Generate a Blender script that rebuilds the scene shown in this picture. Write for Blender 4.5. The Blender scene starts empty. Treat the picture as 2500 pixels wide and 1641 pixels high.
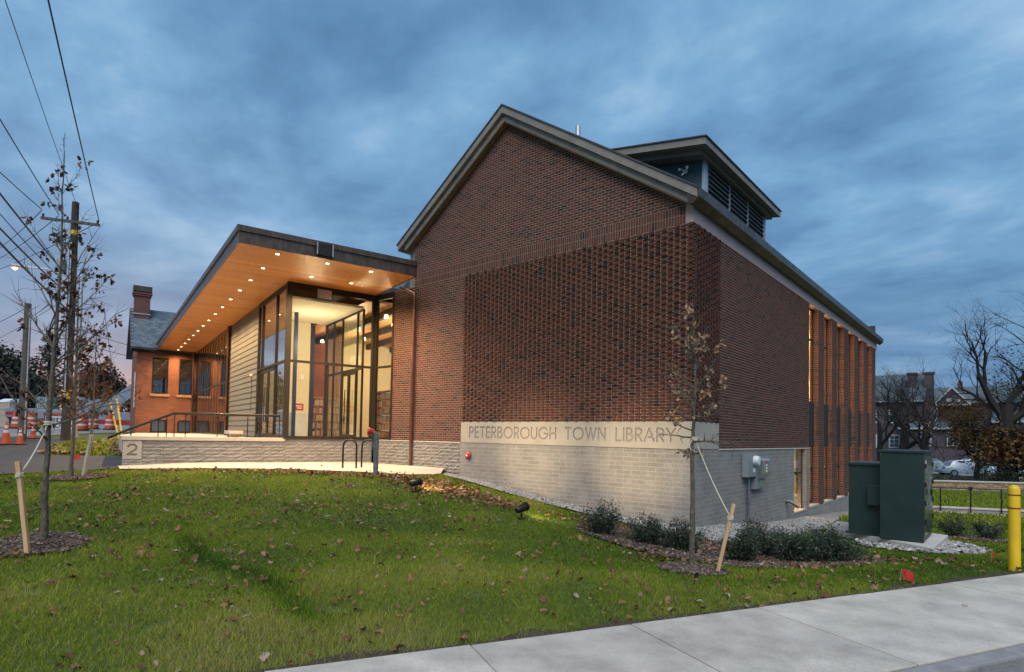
import bpy, bmesh, math, random
import numpy as np
from mathutils import Vector, Matrix
from mathutils.geometry import delaunay_2d_cdt

R = math.radians
sc = bpy.context.scene
col = sc.collection
rng = np.random.default_rng(7)
random.seed(7)

# ------------------------------------------------------------------ camera
FPX, YAW, PITCH, ROLL, PY = 1419.387, -0.7097949, 0.0318641, 0.0190508, 1018.295
CAM = np.array([5.198, -11.964, 0.2357])
_f = np.array([math.sin(YAW)*math.cos(PITCH), math.cos(YAW)*math.cos(PITCH), math.sin(PITCH)])
_r = np.array([math.cos(YAW), -math.sin(YAW), 0.0])
_u = np.cross(_r, _f)
CR = math.cos(ROLL)*_r + math.sin(ROLL)*_u
CU = -math.sin(ROLL)*_r + math.cos(ROLL)*_u
CF = _f
cd = bpy.data.cameras.new('camera')
cam = bpy.data.objects.new('camera', cd)
col.objects.link(cam)
cam.matrix_world = Matrix(((CR[0], CU[0], -CF[0], CAM[0]), (CR[1], CU[1], -CF[1], CAM[1]), (CR[2], CU[2], -CF[2], CAM[2]), (0, 0, 0, 1)))
cd.sensor_width = 36.0
cd.lens = FPX/2500*36
cd.shift_y = (PY-820.5)/2500
cd.clip_start = 0.05
cd.clip_end = 3000
sc.camera = cam
sc.render.resolution_x, sc.render.resolution_y = 1024, 672

# ------------------------------------------------------------------ sky, sun, exposure
SUN_EL, SUN_AZ = R(50), R(147)          # azimuth from +Y toward +X
world = bpy.data.worlds.new('World')
sc.world = world
world.use_nodes = True
nt = world.node_tree
nt.nodes.clear()
def N(t, kind, **kw):
    n = t.nodes.new(kind)
    for k, v in kw.items():
        setattr(n, k, v)
    return n
def ramp(t, stops, interp='LINEAR'):
    n = t.nodes.new('ShaderNodeValToRGB')
    e = n.color_ramp.elements
    while len(e) < len(stops):
        e.new(0.5)
    for el, (p, c) in zip(e, stops):
        el.position = p
        el.color = (*c, 1) if len(c) == 3 else c
    n.color_ramp.interpolation = interp
    return n
L = nt.links.new
out = N(nt, 'ShaderNodeOutputWorld')
bg = N(nt, 'ShaderNodeBackground')
bg.inputs['Strength'].default_value = 0.72
L(bg.outputs[0], out.inputs[0])
sky = N(nt, 'ShaderNodeTexSky', sky_type='NISHITA', sun_disc=False, sun_elevation=R(2.0), sun_rotation=R(-75))
skym = N(nt, 'ShaderNodeVectorMath', operation='SCALE')
skym.inputs['Scale'].default_value = 0.10
L(sky.outputs[0], skym.inputs[0])
tc = N(nt, 'ShaderNodeTexCoord')
sep = N(nt, 'ShaderNodeSeparateXYZ')
L(tc.outputs['Generated'], sep.inputs[0])
zc = N(nt, 'ShaderNodeMath', operation='MAXIMUM'); zc.inputs[1].default_value = 0.0
L(sep.outputs[2], zc.inputs[0])
za = N(nt, 'ShaderNodeMath', operation='ADD'); za.inputs[1].default_value = 0.16
L(zc.outputs[0], za.inputs[0])
zi = N(nt, 'ShaderNodeMath', operation='DIVIDE'); zi.inputs[0].default_value = 1.0
L(za.outputs[0], zi.inputs[1])
flat = N(nt, 'ShaderNodeVectorMath', operation='SCALE')
L(tc.outputs['Generated'], flat.inputs[0]); L(zi.outputs[0], flat.inputs['Scale'])
mp = N(nt, 'ShaderNodeMapping')
mp.inputs['Rotation'].default_value = (0, 0, R(25))
mp.inputs['Scale'].default_value = (0.85, 1.05, 0.8)
L(flat.outputs[0], mp.inputs['Vector'])
n1 = N(nt, 'ShaderNodeTexNoise'); n1.inputs['Scale'].default_value = 1.35; n1.inputs['Detail'].default_value = 8; n1.inputs['Roughness'].default_value = 0.56; n1.inputs['Distortion'].default_value = 0.35
L(mp.outputs[0], n1.inputs['Vector'])
n2 = N(nt, 'ShaderNodeTexNoise'); n2.inputs['Scale'].default_value = 4.6; n2.inputs['Detail'].default_value = 6; n2.inputs['Roughness'].default_value = 0.55
L(mp.outputs[0], n2.inputs['Vector'])
mx = N(nt, 'ShaderNodeMath', operation='MULTIPLY_ADD'); mx.inputs[1].default_value = 0.35
L(n2.outputs[0], mx.inputs[0]); L(n1.outputs[0], mx.inputs[2])
cr = ramp(nt, [(0.46, (0.070, 0.168, 0.318)), (0.60, (0.106, 0.236, 0.418)), (0.74, (0.172, 0.340, 0.545)), (0.88, (0.31, 0.48, 0.66))])
L(mx.outputs[0], cr.inputs[0])
# the low band: dark blue cloud bars with pale gaps between them
n3 = N(nt, 'ShaderNodeTexNoise'); n3.inputs['Scale'].default_value = 2.1; n3.inputs['Detail'].default_value = 5; n3.inputs['Roughness'].default_value = 0.5
mp3 = N(nt, 'ShaderNodeMapping'); mp3.inputs['Scale'].default_value = (1.3, 1.3, 7.0); mp3.inputs['Location'].default_value = (0.3, 1.4, 0.27)
L(tc.outputs['Generated'], mp3.inputs['Vector']); L(mp3.outputs[0], n3.inputs['Vector'])
lowcr = ramp(nt, [(0.36, (0.066, 0.150, 0.290)), (0.54, (0.105, 0.215, 0.385)), (0.63, (0.20, 0.345, 0.52)), (0.72, (0.50, 0.62, 0.72))])
L(n3.outputs[0], lowcr.inputs[0])
lowf = N(nt, 'ShaderNodeMapRange'); lowf.inputs['From Min'].default_value = 0.05; lowf.inputs['From Max'].default_value = 0.33; lowf.inputs['To Min'].default_value = 0.85; lowf.inputs['To Max'].default_value = 0.0
L(zc.outputs[0], lowf.inputs['Value'])
mlow = N(nt, 'ShaderNodeMixRGB'); L(lowf.outputs[0], mlow.inputs[0]); L(cr.outputs[0], mlow.inputs[1]); L(lowcr.outputs[0], mlow.inputs[2])
# afterglow where the sun went down, far left
dot = N(nt, 'ShaderNodeVectorMath', operation='DOT_PRODUCT'); dot.inputs[1].default_value = (-0.985, 0.17, 0.0)
L(tc.outputs['Generated'], dot.inputs[0])
gl1 = N(nt, 'ShaderNodeMapRange'); gl1.inputs['From Min'].default_value = 0.93; gl1.inputs['From Max'].default_value = 1.0
L(dot.outputs['Value'], gl1.inputs['Value'])
gl2 = N(nt, 'ShaderNodeMapRange'); gl2.inputs['From Min'].default_value = 0.02; gl2.inputs['From Max'].default_value = 0.10; gl2.inputs['To Min'].default_value = 1.0; gl2.inputs['To Max'].default_value = 0.0
L(zc.outputs[0], gl2.inputs['Value'])
glm = N(nt, 'ShaderNodeMath', operation='MULTIPLY'); L(gl1.outputs[0], glm.inputs[0]); L(gl2.outputs[0], glm.inputs[1])
mglow = N(nt, 'ShaderNodeMixRGB'); mglow.inputs[2].default_value = (0.36, 0.35, 0.44, 1)
L(glm.outputs[0], mglow.inputs[0]); L(mlow.outputs[0], mglow.inputs[1])
fin = N(nt, 'ShaderNodeMixRGB'); fin.inputs[0].default_value = 0.90
L(skym.outputs[0], fin.inputs[1]); L(mglow.outputs[0], fin.inputs[2])
L(fin.outputs[0], bg.inputs['Color'])

sd = bpy.data.lights.new('sun', 'SUN')
sd.energy = 1.75
sd.angle = R(50)
sd.color = (1.0, 0.935, 0.86)
sun = bpy.data.objects.new('sun', sd)
col.objects.link(sun)
sdir = Vector((math.sin(SUN_AZ)*math.cos(SUN_EL), math.cos(SUN_AZ)*math.cos(SUN_EL), math.sin(SUN_EL)))
sun.rotation_euler = sdir.to_track_quat('Z', 'Y').to_euler()
sun.location = (5, -20, 20)

vs = sc.view_settings
vs.view_transform = 'Standard'
vs.look = 'None'
vs.exposure = 0.85
vs.gamma = 1.0
sc.cycles.use_denoising = True
sc.cycles.max_bounces = 8
sc.cycles.transparent_max_bounces = 16
sc.cycles.sample_clamp_indirect = 4.0
sc.cycles.caustics_reflective = False
sc.cycles.caustics_refractive = False

# ------------------------------------------------------------------ materials
MATS = {}
def mat(name, base=(0.5, 0.5, 0.5), rough=0.7, metal=0.0, tint=None, obj_tint=None, var=0.0, vscale=6.0, spk=0.0, spk_scale=120.0,
        bump=0.0, bscale=60.0, spec=0.4, emit=None, estr=0.0, wood=None, coat=0.0, stain=0.0, sscale=1.3, trans=0.0, stretch=None):
    m = bpy.data.materials.new(name); m.use_nodes = True
    t = m.node_tree; b = t.nodes['Principled BSDF']; l = t.links.new
    b.inputs['Roughness'].default_value = rough
    b.inputs['Metallic'].default_value = metal
    b.inputs['Specular IOR Level'].default_value = spec
    b.inputs['Base Color'].default_value = (*base, 1)
    g = N(t, 'ShaderNodeNewGeometry')
    pos = g.outputs['Position']
    if stretch:
        mm = N(t, 'ShaderNodeMapping'); mm.inputs['Scale'].default_value = stretch; l(pos, mm.inputs['Vector']); pos = mm.outputs[0]
    c = None
    if tint:
        a = N(t, 'ShaderNodeAttribute', attribute_name='tint'); rr = ramp(t, tint); l(a.outputs['Fac'], rr.inputs[0]); c = rr.outputs[0]
    elif obj_tint:
        a = N(t, 'ShaderNodeObjectInfo'); rr = ramp(t, obj_tint); l(a.outputs['Random'], rr.inputs[0]); c = rr.outputs[0]
    def mul(c, fac_out, lo, hi):
        mr = N(t, 'ShaderNodeMapRange'); mr.inputs['From Min'].default_value = 0.3; mr.inputs['From Max'].default_value = 0.7
        mr.inputs['To Min'].default_value = lo; mr.inputs['To Max'].default_value = hi
        l(fac_out, mr.inputs['Value'])
        v = N(t, 'ShaderNodeVectorMath', operation='SCALE')
        if c is None: v.inputs[0].default_value = base
        else: l(c, v.inputs[0])
        l(mr.outputs[0], v.inputs['Scale'])
        return v.outputs[0]
    if var:
        n = N(t, 'ShaderNodeTexNoise'); n.inputs['Scale'].default_value = vscale; n.inputs['Detail'].default_value = 5
        l(pos, n.inputs['Vector']); c = mul(c, n.outputs[0], 1-var, 1+var)
    if stain:
        n = N(t, 'ShaderNodeTexNoise'); n.inputs['Scale'].default_value = sscale; n.inputs['Detail'].default_value = 8; n.inputs['Roughness'].default_value = 0.65
        l(pos, n.inputs['Vector']); c = mul(c, n.outputs[0], 1-stain, 1+stain*0.6)
    if spk:
        n = N(t, 'ShaderNodeTexNoise'); n.inputs['Scale'].default_value = spk_scale; n.inputs['Detail'].default_value = 2
        l(pos, n.inputs['Vector']); c = mul(c, n.outputs[0], 1-spk, 1+spk)
    if wood:
        n = N(t, 'ShaderNodeTexNoise'); n.inputs['Scale'].default_value = wood; n.inputs['Detail'].default_value = 6
        mm = N(t, 'ShaderNodeMapping'); mm.inputs['Scale'].default_value = (1, 1, 0.06); l(pos, mm.inputs['Vector']); l(mm.outputs[0], n.inputs['Vector'])
        c = mul(c, n.outputs[0], 0.72, 1.25)
    if c is not None:
        l(c, b.inputs['Base Color'])
    if bump:
        n = N(t, 'ShaderNodeTexNoise'); n.inputs['Scale'].default_value = bscale; n.inputs['Detail'].default_value = 4
        l(pos, n.inputs['Vector'])
        bp = N(t, 'ShaderNodeBump'); bp.inputs['Strength'].default_value = bump; bp.inputs['Distance'].default_value = 0.02
        l(n.outputs[0], bp.inputs['Height']); l(bp.outputs[0], b.inputs['Normal'])
    if emit:
        b.inputs['Emission Color'].default_value = (*emit, 1); b.inputs['Emission Strength'].default_value = estr
    if coat:
        b.inputs['Coat Weight'].default_value = coat
    if trans:
        o = t.nodes['Material Output']; tr = N(t, 'ShaderNodeBsdfTranslucent'); ms = N(t, 'ShaderNodeMixShader'); ms.inputs[0].default_value = trans
        if c is not None: l(c, tr.inputs[0])
        else: tr.inputs[0].default_value = (*base, 1)
        l(b.outputs[0], ms.inputs[1]); l(tr.outputs[0], ms.inputs[2]); l(ms.outputs[0], o.inputs[0])
    MATS[name] = m
    return m
def glass_mat(name, tint=(0.92, 0.95, 0.93), base_refl=0.06, rough=0.0):
    m = bpy.data.materials.new(name); m.use_nodes = True
    t = m.node_tree; t.nodes.clear(); l = t.links.new
    o = N(t, 'ShaderNodeOutputMaterial'); tr = N(t, 'ShaderNodeBsdfTransparent'); tr.inputs[0].default_value = (*tint, 1)
    gl = N(t, 'ShaderNodeBsdfGlossy'); gl.inputs['Roughness'].default_value = rough; gl.inputs[0].default_value = (0.95, 0.97, 1, 1)
    lw = N(t, 'ShaderNodeLayerWeight'); lw.inputs[0].default_value = 0.5
    pw = N(t, 'ShaderNodeMath', operation='POWER'); pw.inputs[1].default_value = 4.0
    l(lw.outputs['Facing'], pw.inputs[0])
    ad = N(t, 'ShaderNodeMath', operation='ADD', use_clamp=True); ad.inputs[1].default_value = base_refl
    l(pw.outputs[0], ad.inputs[0])
    ms = N(t, 'ShaderNodeMixShader'); l(ad.outputs[0], ms.inputs[0]); l(tr.outputs[0], ms.inputs[1]); l(gl.outputs[0], ms.inputs[2]); l(ms.outputs[0], o.inputs[0])
    MATS[name] = m
    return m

BRICK = [(0.0, (0.022, 0.016, 0.015)), (0.07, (0.032, 0.020, 0.017)), (0.14, (0.058, 0.025, 0.018)), (0.5, (0.090, 0.034, 0.022)), (0.8, (0.115, 0.042, 0.026)), (1.0, (0.076, 0.033, 0.025))]
mat('brick', tint=BRICK, rough=0.88, var=0.16, vscale=30, spk=0.12, spk_scale=260, bump=0.35, bscale=220, spec=0.25)
mat('mortar', (0.30, 0.272, 0.25), 0.95, var=0.12, vscale=5, bump=0.3, bscale=200)
mat('dark_mortar', (0.17, 0.155, 0.14), 0.95, var=0.15, vscale=5, bump=0.3, bscale=200)
BLK = [(0, (0.222, 0.218, 0.210)), (0.5, (0.243, 0.238, 0.229)), (1, (0.262, 0.256, 0.246))]
mat('block', tint=BLK, rough=0.9, spk=0.30, spk_scale=85, bump=0.5, bscale=120, spec=0.25, stain=0.20, sscale=1.9)
mat('block_mortar', (0.38, 0.37, 0.35), 0.95, var=0.1, bump=0.2)
mat('split_mortar', (0.22, 0.21, 0.19), 0.95, var=0.1, bump=0.2)
mat('limestone', (0.345, 0.325, 0.285), 0.85, var=0.05, vscale=3, spk=0.06, spk_scale=140, bump=0.12, bscale=150, stain=0.08)
mat('frieze', (0.38, 0.30, 0.31), 0.85, var=0.06, vscale=4, spk=0.10, spk_scale=160, bump=0.15, bscale=120)
mat('fascia_paint', (0.205, 0.192, 0.172), 0.55, stain=0.28, sscale=2.2, var=0.05, bump=0.1, bscale=30)
mat('soffit_dark', (0.16, 0.115, 0.07), 0.7, stain=0.2, sscale=3)
mat('copper_dark', (0.155, 0.105, 0.075), 0.34, metal=0.85, stain=0.45, sscale=2.5, var=0.25, vscale=9, bump=0.2, bscale=7)
mat('copper_purple', (0.175, 0.115, 0.085), 0.36, metal=0.75, stain=0.35, sscale=2.0, var=0.25, vscale=14, stretch=(1, 1, 0.35), bump=0.12, bscale=5)
mat('copper_pipe', (0.27, 0.125, 0.075), 0.33, metal=0.9, stain=0.3, sscale=4)
mat('shingle', (0.055, 0.06, 0.065), 0.9, var=0.3, vscale=14, bump=0.6, bscale=40)
mat('teal_panel', (0.028, 0.065, 0.085), 0.6, var=0.1, vscale=8, spk=0.08)
mat('galv', (0.46, 0.50, 0.54), 0.4, metal=0.6, var=0.12, vscale=12)
mat('bronze', (0.028, 0.023, 0.019), 0.55, metal=0.3, var=0.15, vscale=10)
mat('black_steel', (0.022, 0.022, 0.024), 0.38, metal=0.5, var=0.15, vscale=20)
mat('plank', tint=[(0, (0.54, 0.205, 0.045)), (0.5, (0.60, 0.235, 0.055)), (1, (0.66, 0.275, 0.070))], rough=0.42, var=0.12, vscale=3, spec=0.4, bump=0.05, bscale=40, stretch=(3, 3, 12))
mat('plank_gap', (0.10, 0.045, 0.018), 0.8)
mat('siding', (0.15, 0.150, 0.128), 0.6, var=0.05, vscale=2, stain=0.08, bump=0.05, bscale=40)
mat('wood_panel', (0.50, 0.25, 0.10), 0.45, wood=7)
mat('cream', (0.72, 0.66, 0.50), 0.7, var=0.03)
mat('ceiling_white', (0.80, 0.77, 0.66), 0.8)
mat('floor_tile', (0.30, 0.26, 0.20), 0.35, var=0.1)
mat('blue_column', (0.035, 0.05, 0.11), 0.4, var=0.1)
mat('red_sign', (0.50, 0.03, 0.045), 0.5)
mat('white_print', (0.8, 0.8, 0.78), 0.6)
mat('book', obj_tint=[(0, (0.5, 0.42, 0.3)), (0.3, (0.6, 0.55, 0.45)), (0.5, (0.35, 0.10, 0.06)), (0.65, (0.08, 0.12, 0.25)), (0.8, (0.45, 0.30, 0.12)), (1, (0.65, 0.62, 0.55))], rough=0.6)
mat('books', tint=[(0, (0.5, 0.42, 0.3)), (0.3, (0.6, 0.55, 0.45)), (0.5, (0.35, 0.10, 0.06)), (0.65, (0.08, 0.12, 0.25)), (0.8, (0.45, 0.30, 0.12)), (1, (0.65, 0.62, 0.55))], rough=0.6)
mat('lens', (1, 0.9, 0.7), 0.4, emit=(1.0, 0.74, 0.42), estr=5)
mat('lamp_hot', (1, 0.8, 0.5), 0.4, emit=(1.0, 0.50, 0.14), estr=3)
glass_mat('glass', (0.96, 0.965, 0.93), 0.025)
glass_mat('glass_coated', (0.70, 0.72, 0.70), 0.22)
glass_mat('glass_dark', (0.20, 0.21, 0.20), 0.22)
glass_mat('glass_inner', (0.94, 0.95, 0.92), 0.02)
mat('old_brick_base', (0.30, 0.10, 0.05), 0.9)
mat('sandstone', (0.33, 0.20, 0.12), 0.9, var=0.2, vscale=9, bump=0.6, bscale=18)
mat('slate', tint=[(0, (0.07, 0.095, 0.12)), (0.6, (0.10, 0.13, 0.16)), (1, (0.14, 0.17, 0.19))], rough=0.6, var=0.15, vscale=10, bump=0.3, bscale=50)
mat('slab', obj_tint=[(0, (0.42, 0.39, 0.35)), (0.5, (0.455, 0.425, 0.38)), (1, (0.48, 0.445, 0.40))], rough=0.85, stain=0.30, sscale=2.3, var=0.10, vscale=0.9, spk=0.16, spk_scale=110, bump=0.3, bscale=120)
mat('bare_soil', (0.060, 0.045, 0.032), 0.95, stain=0.4, sscale=6, spk=0.4, spk_scale=60, bump=1.0, bscale=50)
mat('concrete', (0.44, 0.43, 0.415), 0.85, stain=0.13, sscale=1.1, var=0.05, vscale=7, spk=0.06, spk_scale=190, bump=0.12, bscale=180)
mat('concrete_pale', (0.45, 0.415, 0.355), 0.85, stain=0.10, sscale=1.1, spk=0.06, bump=0.1, bscale=160)
mat('kerb', (0.25, 0.25, 0.26), 0.9, stain=0.3, sscale=5, spk=0.15, bump=0.4, bscale=60)
mat('asphalt', (0.058, 0.060, 0.064), 0.9, stain=0.25, sscale=0.8, spk=0.35, spk_scale=130, bump=0.5, bscale=150)
mat('road_grey', (0.20, 0.21, 0.22), 0.9, stain=0.2, sscale=0.5, spk=0.15)
mat('soil', (0.070, 0.095, 0.026), 0.95, stain=0.35, sscale=1.5, spk=0.3, spk_scale=60, bump=0.8, bscale=40)
mat('grass', tint=[(0, (0.036, 0.090, 0.010)), (0.35, (0.125, 0.205, 0.021)), (0.65, (0.245, 0.308, 0.036)), (0.88, (0.38, 0.38, 0.068)), (1, (0.43, 0.35, 0.16))], rough=0.8, spec=0.05, trans=0.40)
LEAF = [(0, (0.075, 0.038, 0.022)), (0.35, (0.14, 0.066, 0.034)), (0.6, (0.22, 0.105, 0.05)), (0.8, (0.26, 0.14, 0.072)), (0.92, (0.27, 0.19, 0.14)), (1, (0.30, 0.25, 0.21))]
mat('litter', tint=LEAF, rough=0.7, spec=0.25, var=0.2, vscale=60)
mat('litter_obj', obj_tint=LEAF, rough=0.7, spec=0.25, var=0.2, vscale=60)
mat('oak_tan', obj_tint=[(0, (0.22, 0.14, 0.085)), (0.4, (0.36, 0.255, 0.165)), (0.75, (0.46, 0.345, 0.23)), (0.9, (0.55, 0.28, 0.07)), (1, (0.54, 0.43, 0.31))], rough=0.7, spec=0.2, trans=0.2, var=0.15, vscale=40)
mat('oak_brown', obj_tint=[(0, (0.055, 0.022, 0.016)), (0.5, (0.10, 0.040, 0.024)), (0.85, (0.16, 0.065, 0.03)), (1, (0.24, 0.11, 0.04))], rough=0.7, spec=0.2, trans=0.15, var=0.15, vscale=40)
mat('oak_brown_mass', tint=[(0, (0.055, 0.022, 0.016)), (0.5, (0.10, 0.040, 0.024)), (0.85, (0.16, 0.065, 0.03)), (1, (0.24, 0.11, 0.04))], rough=0.7, spec=0.2, trans=0.15)
mat('bark', (0.115, 0.095, 0.075), 0.95, var=0.35, vscale=25, spk=0.3, spk_scale=70, bump=1.0, bscale=45, stretch=(1, 1, 0.5))
mat('bark_dark', (0.022, 0.020, 0.019), 0.95, var=0.3, vscale=14, bump=0.8, bscale=30)
mat('shrub_leaf', tint=[(0, (0.016, 0.030, 0.018)), (0.6, (0.030, 0.055, 0.030)), (0.85, (0.055, 0.075, 0.04)), (0.93, (0.09, 0.05, 0.035)), (1, (0.13, 0.07, 0.045))], rough=0.42, spec=0.5)
mat('stem', (0.09, 0.06, 0.045), 0.9)
mat('mulch_base', (0.050, 0.036, 0.027), 0.95, spk=0.5, spk_scale=40, bump=1.0, bscale=40)
mat('mulch', tint=[(0, (0.035, 0.025, 0.02)), (0.5, (0.085, 0.06, 0.046)), (0.85, (0.15, 0.115, 0.095)), (1, (0.27, 0.235, 0.205))], rough=0.9)
mat('gravel_base', (0.20, 0.20, 0.20), 0.95, spk=0.4, spk_scale=35, bump=1.0, bscale=35)
mat('pebble', tint=[(0, (0.12, 0.125, 0.13)), (0.5, (0.26, 0.26, 0.265)), (0.85, (0.38, 0.375, 0.37)), (1, (0.52, 0.51, 0.50))], rough=0.85)
mat('stake', (0.52, 0.34, 0.19), 0.8, wood=30)
mat('stake_grey', (0.36, 0.33, 0.29), 0.85, wood=30)
mat('rope', (0.62, 0.57, 0.45), 0.9)
mat('cabinet', (0.014, 0.030, 0.030), 0.42, var=0.12, vscale=3, spk=0.08, spk_scale=300, spec=0.45)
mat('cabinet_door', (0.055, 0.075, 0.06), 0.22, var=0.1, vscale=3, spec=0.6, coat=0.4)
mat('meter_grey', (0.20, 0.23, 0.25), 0.5, var=0.08)
mat('stainless', (0.55, 0.56, 0.56), 0.28, metal=0.85, var=0.1)
mat('yellow', (0.70, 0.46, 0.015), 0.45, var=0.06, vscale=5, stain=0.12, sscale=4)
mat('red_band', (0.20, 0.015, 0.012), 0.5)
mat('flag_red', (0.62, 0.04, 0.035), 0.6, trans=0.3)
mat('red_cap', (0.40, 0.02, 0.03), 0.32, spec=0.6)
mat('pole_galv', (0.16, 0.18, 0.21), 0.45, metal=0.5, var=0.25, vscale=12)
mat('pole_wood', (0.048, 0.040, 0.033), 0.95, var=0.35, vscale=9, stretch=(1, 1, 0.15), bump=0.6, bscale=20)
mat('pole_wood_grey', (0.085, 0.078, 0.072), 0.95, var=0.35, vscale=9, stretch=(1, 1, 0.15), bump=0.6, bscale=20)
mat('wire', (0.012, 0.012, 0.014), 0.6)
mat('orange', (0.42, 0.065, 0.02), 0.5, var=0.1, vscale=8)
mat('reflective', (0.45, 0.47, 0.50), 0.4)
mat('black_rubber', (0.015, 0.015, 0.016), 0.8)
mat('white_paint', (0.62, 0.66, 0.70), 0.45, var=0.06, stain=0.1)
mat('truck_white', (0.22, 0.26, 0.31), 0.4, var=0.06)
mat('boom_grey', (0.22, 0.29, 0.36), 0.5, var=0.15, vscale=2)
mat('toilet_tan', (0.33, 0.29, 0.24), 0.7, var=0.1)
mat('sign_green', (0.012, 0.13, 0.09), 0.5)
mat('dumpster', (0.42, 0.29, 0.03), 0.6, stain=0.3, sscale=1.2)
mat('far_brick', (0.075, 0.05, 0.052), 0.95, var=0.15, vscale=2)
mat('far_roof', (0.075, 0.105, 0.125), 0.8, var=0.12, vscale=1.5)
mat('far_trim', (0.36, 0.40, 0.43), 0.7)
mat('far_pane', (0.05, 0.07, 0.10), 0.15, spec=0.6)
mat('car_teal', (0.30, 0.42, 0.42), 0.25, metal=0.3, spec=0.6, coat=0.5)
mat('car_silver', (0.42, 0.48, 0.56), 0.25, metal=0.4, spec=0.6, coat=0.5)
mat('tyre', (0.012, 0.012, 0.013), 0.85)
mat('rim', (0.35, 0.37, 0.40), 0.35, metal=0.7)
mat('field_stone', tint=[(0, (0.22, 0.15, 0.085)), (0.5, (0.33, 0.235, 0.14)), (1, (0.42, 0.33, 0.23))], rough=0.9, var=0.2, vscale=6, bump=0.7, bscale=14)
mat('rust_leaf', tint=[(0, (0.055, 0.030, 0.013)), (0.5, (0.115, 0.062, 0.018)), (1, (0.19, 0.11, 0.03))], rough=0.7, trans=0.2)
mat('dark_leaf', tint=[(0, (0.016, 0.024, 0.020)), (1, (0.045, 0.058, 0.040))], rough=0.7)
mat('brown_leaf', tint=[(0, (0.032, 0.022, 0.024)), (1, (0.095, 0.058, 0.050))], rough=0.8)
mat('pine_leaf', tint=[(0, (0.010, 0.022, 0.022)), (1, (0.028, 0.05, 0.042))], rough=0.8)
mat('sign_yellow', (0.62, 0.40, 0.02), 0.5)
mat('unlit_brick', (0.14, 0.06, 0.06), 0.9)  # chimney courses: unlit tone of the brick put into the colour

def brick_tex_mat(name, c1, c2, mort, sx=0.21, sz=0.07, axis='p'):
    """far brickwork, too small to pick apart: brick texture on local wall coordinates"""
    m = bpy.data.materials.new(name); m.use_nodes = True
    t = m.node_tree; b = t.nodes['Principled BSDF']; l = t.links.new
    tcn = N(t, 'ShaderNodeTexCoord'); s = N(t, 'ShaderNodeSeparateXYZ'); cmb = N(t, 'ShaderNodeCombineXYZ')
    l(tcn.outputs['Object'], s.inputs[0])
    ad = N(t, 'ShaderNodeMath', operation='ADD'); l(s.outputs[0], ad.inputs[0]); l(s.outputs[1], ad.inputs[1])
    l(ad.outputs[0], cmb.inputs[0]); l(s.outputs[2], cmb.inputs[1])
    br = N(t, 'ShaderNodeTexBrick'); br.inputs['Scale'].default_value = 1.0
    br.inputs['Brick Width'].default_value = sx; br.inputs['Row Height'].default_value = sz; br.inputs['Mortar Size'].default_value = 0.006
    br.inputs['Color1'].default_value = (*c1, 1); br.inputs['Color2'].default_value = (*c2, 1); br.inputs['Mortar'].default_value = (*mort, 1); br.inputs['Bias'].default_value = -0.2
    l(cmb.outputs[0], br.inputs['Vector'])
    n = N(t, 'ShaderNodeTexNoise'); n.inputs['Scale'].default_value = 1.7; n.inputs['Detail'].default_value = 7; l(tcn.outputs['Object'], n.inputs['Vector'])
    mr = N(t, 'ShaderNodeMapRange'); mr.inputs['From Min'].default_value = 0.3; mr.inputs['From Max'].default_value = 0.7; mr.inputs['To Min'].default_value = 0.8; mr.inputs['To Max'].default_value = 1.2
    l(n.outputs[0], mr.inputs['Value'])
    v = N(t, 'ShaderNodeVectorMath', operation='SCALE'); l(br.outputs[0], v.inputs[0]); l(mr.outputs[0], v.inputs['Scale']); l(v.outputs[0], b.inputs['Base Color'])
    bp = N(t, 'ShaderNodeBump'); bp.inputs['Strength'].default_value = 0.4; bp.inputs['Distance'].default_value = 0.01; bp.invert = True
    l(br.outputs['Fac'], bp.inputs['Height']); l(bp.outputs[0], b.inputs['Normal'])
    b.inputs['Roughness'].default_value = 0.9
    MATS[name] = m
brick_tex_mat('old_brick', (0.21, 0.066, 0.030), (0.155, 0.047, 0.023), (0.21, 0.115, 0.075))
brick_tex_mat('unlit_chimney_brick', (0.12, 0.045, 0.04), (0.09, 0.035, 0.033), (0.16, 0.11, 0.10))  # old house brick darkened and purpled, its unlit look put into the colour
brick_tex_mat('far_brickwork', (0.070, 0.055, 0.068), (0.055, 0.046, 0.058), (0.085, 0.08, 0.095), 0.4, 0.15)

# ------------------------------------------------------------------ builders
LA = -0.242187
GX, GY = -12.0676, -2.7723
LX = np.array([math.cos(LA), math.sin(LA)]); LY = np.array([-math.sin(LA), math.cos(LA)])
LM = Matrix.Translation((GX, GY, 0)) @ Matrix.Rotation(LA, 4, 'Z')
def w2(p, q): return GX+p*LX[0]+q*LY[0], GY+p*LX[1]+q*LY[1]
def px_of(P):
    d = np.asarray(P, float)-CAM; dep = d@CF
    dep_s = np.where(np.abs(dep) < 1e-3, 1e-3, dep)
    return 1250+FPX*(d@CR)/dep_s, PY-FPX*(d@CU)/dep_s, dep

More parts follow.
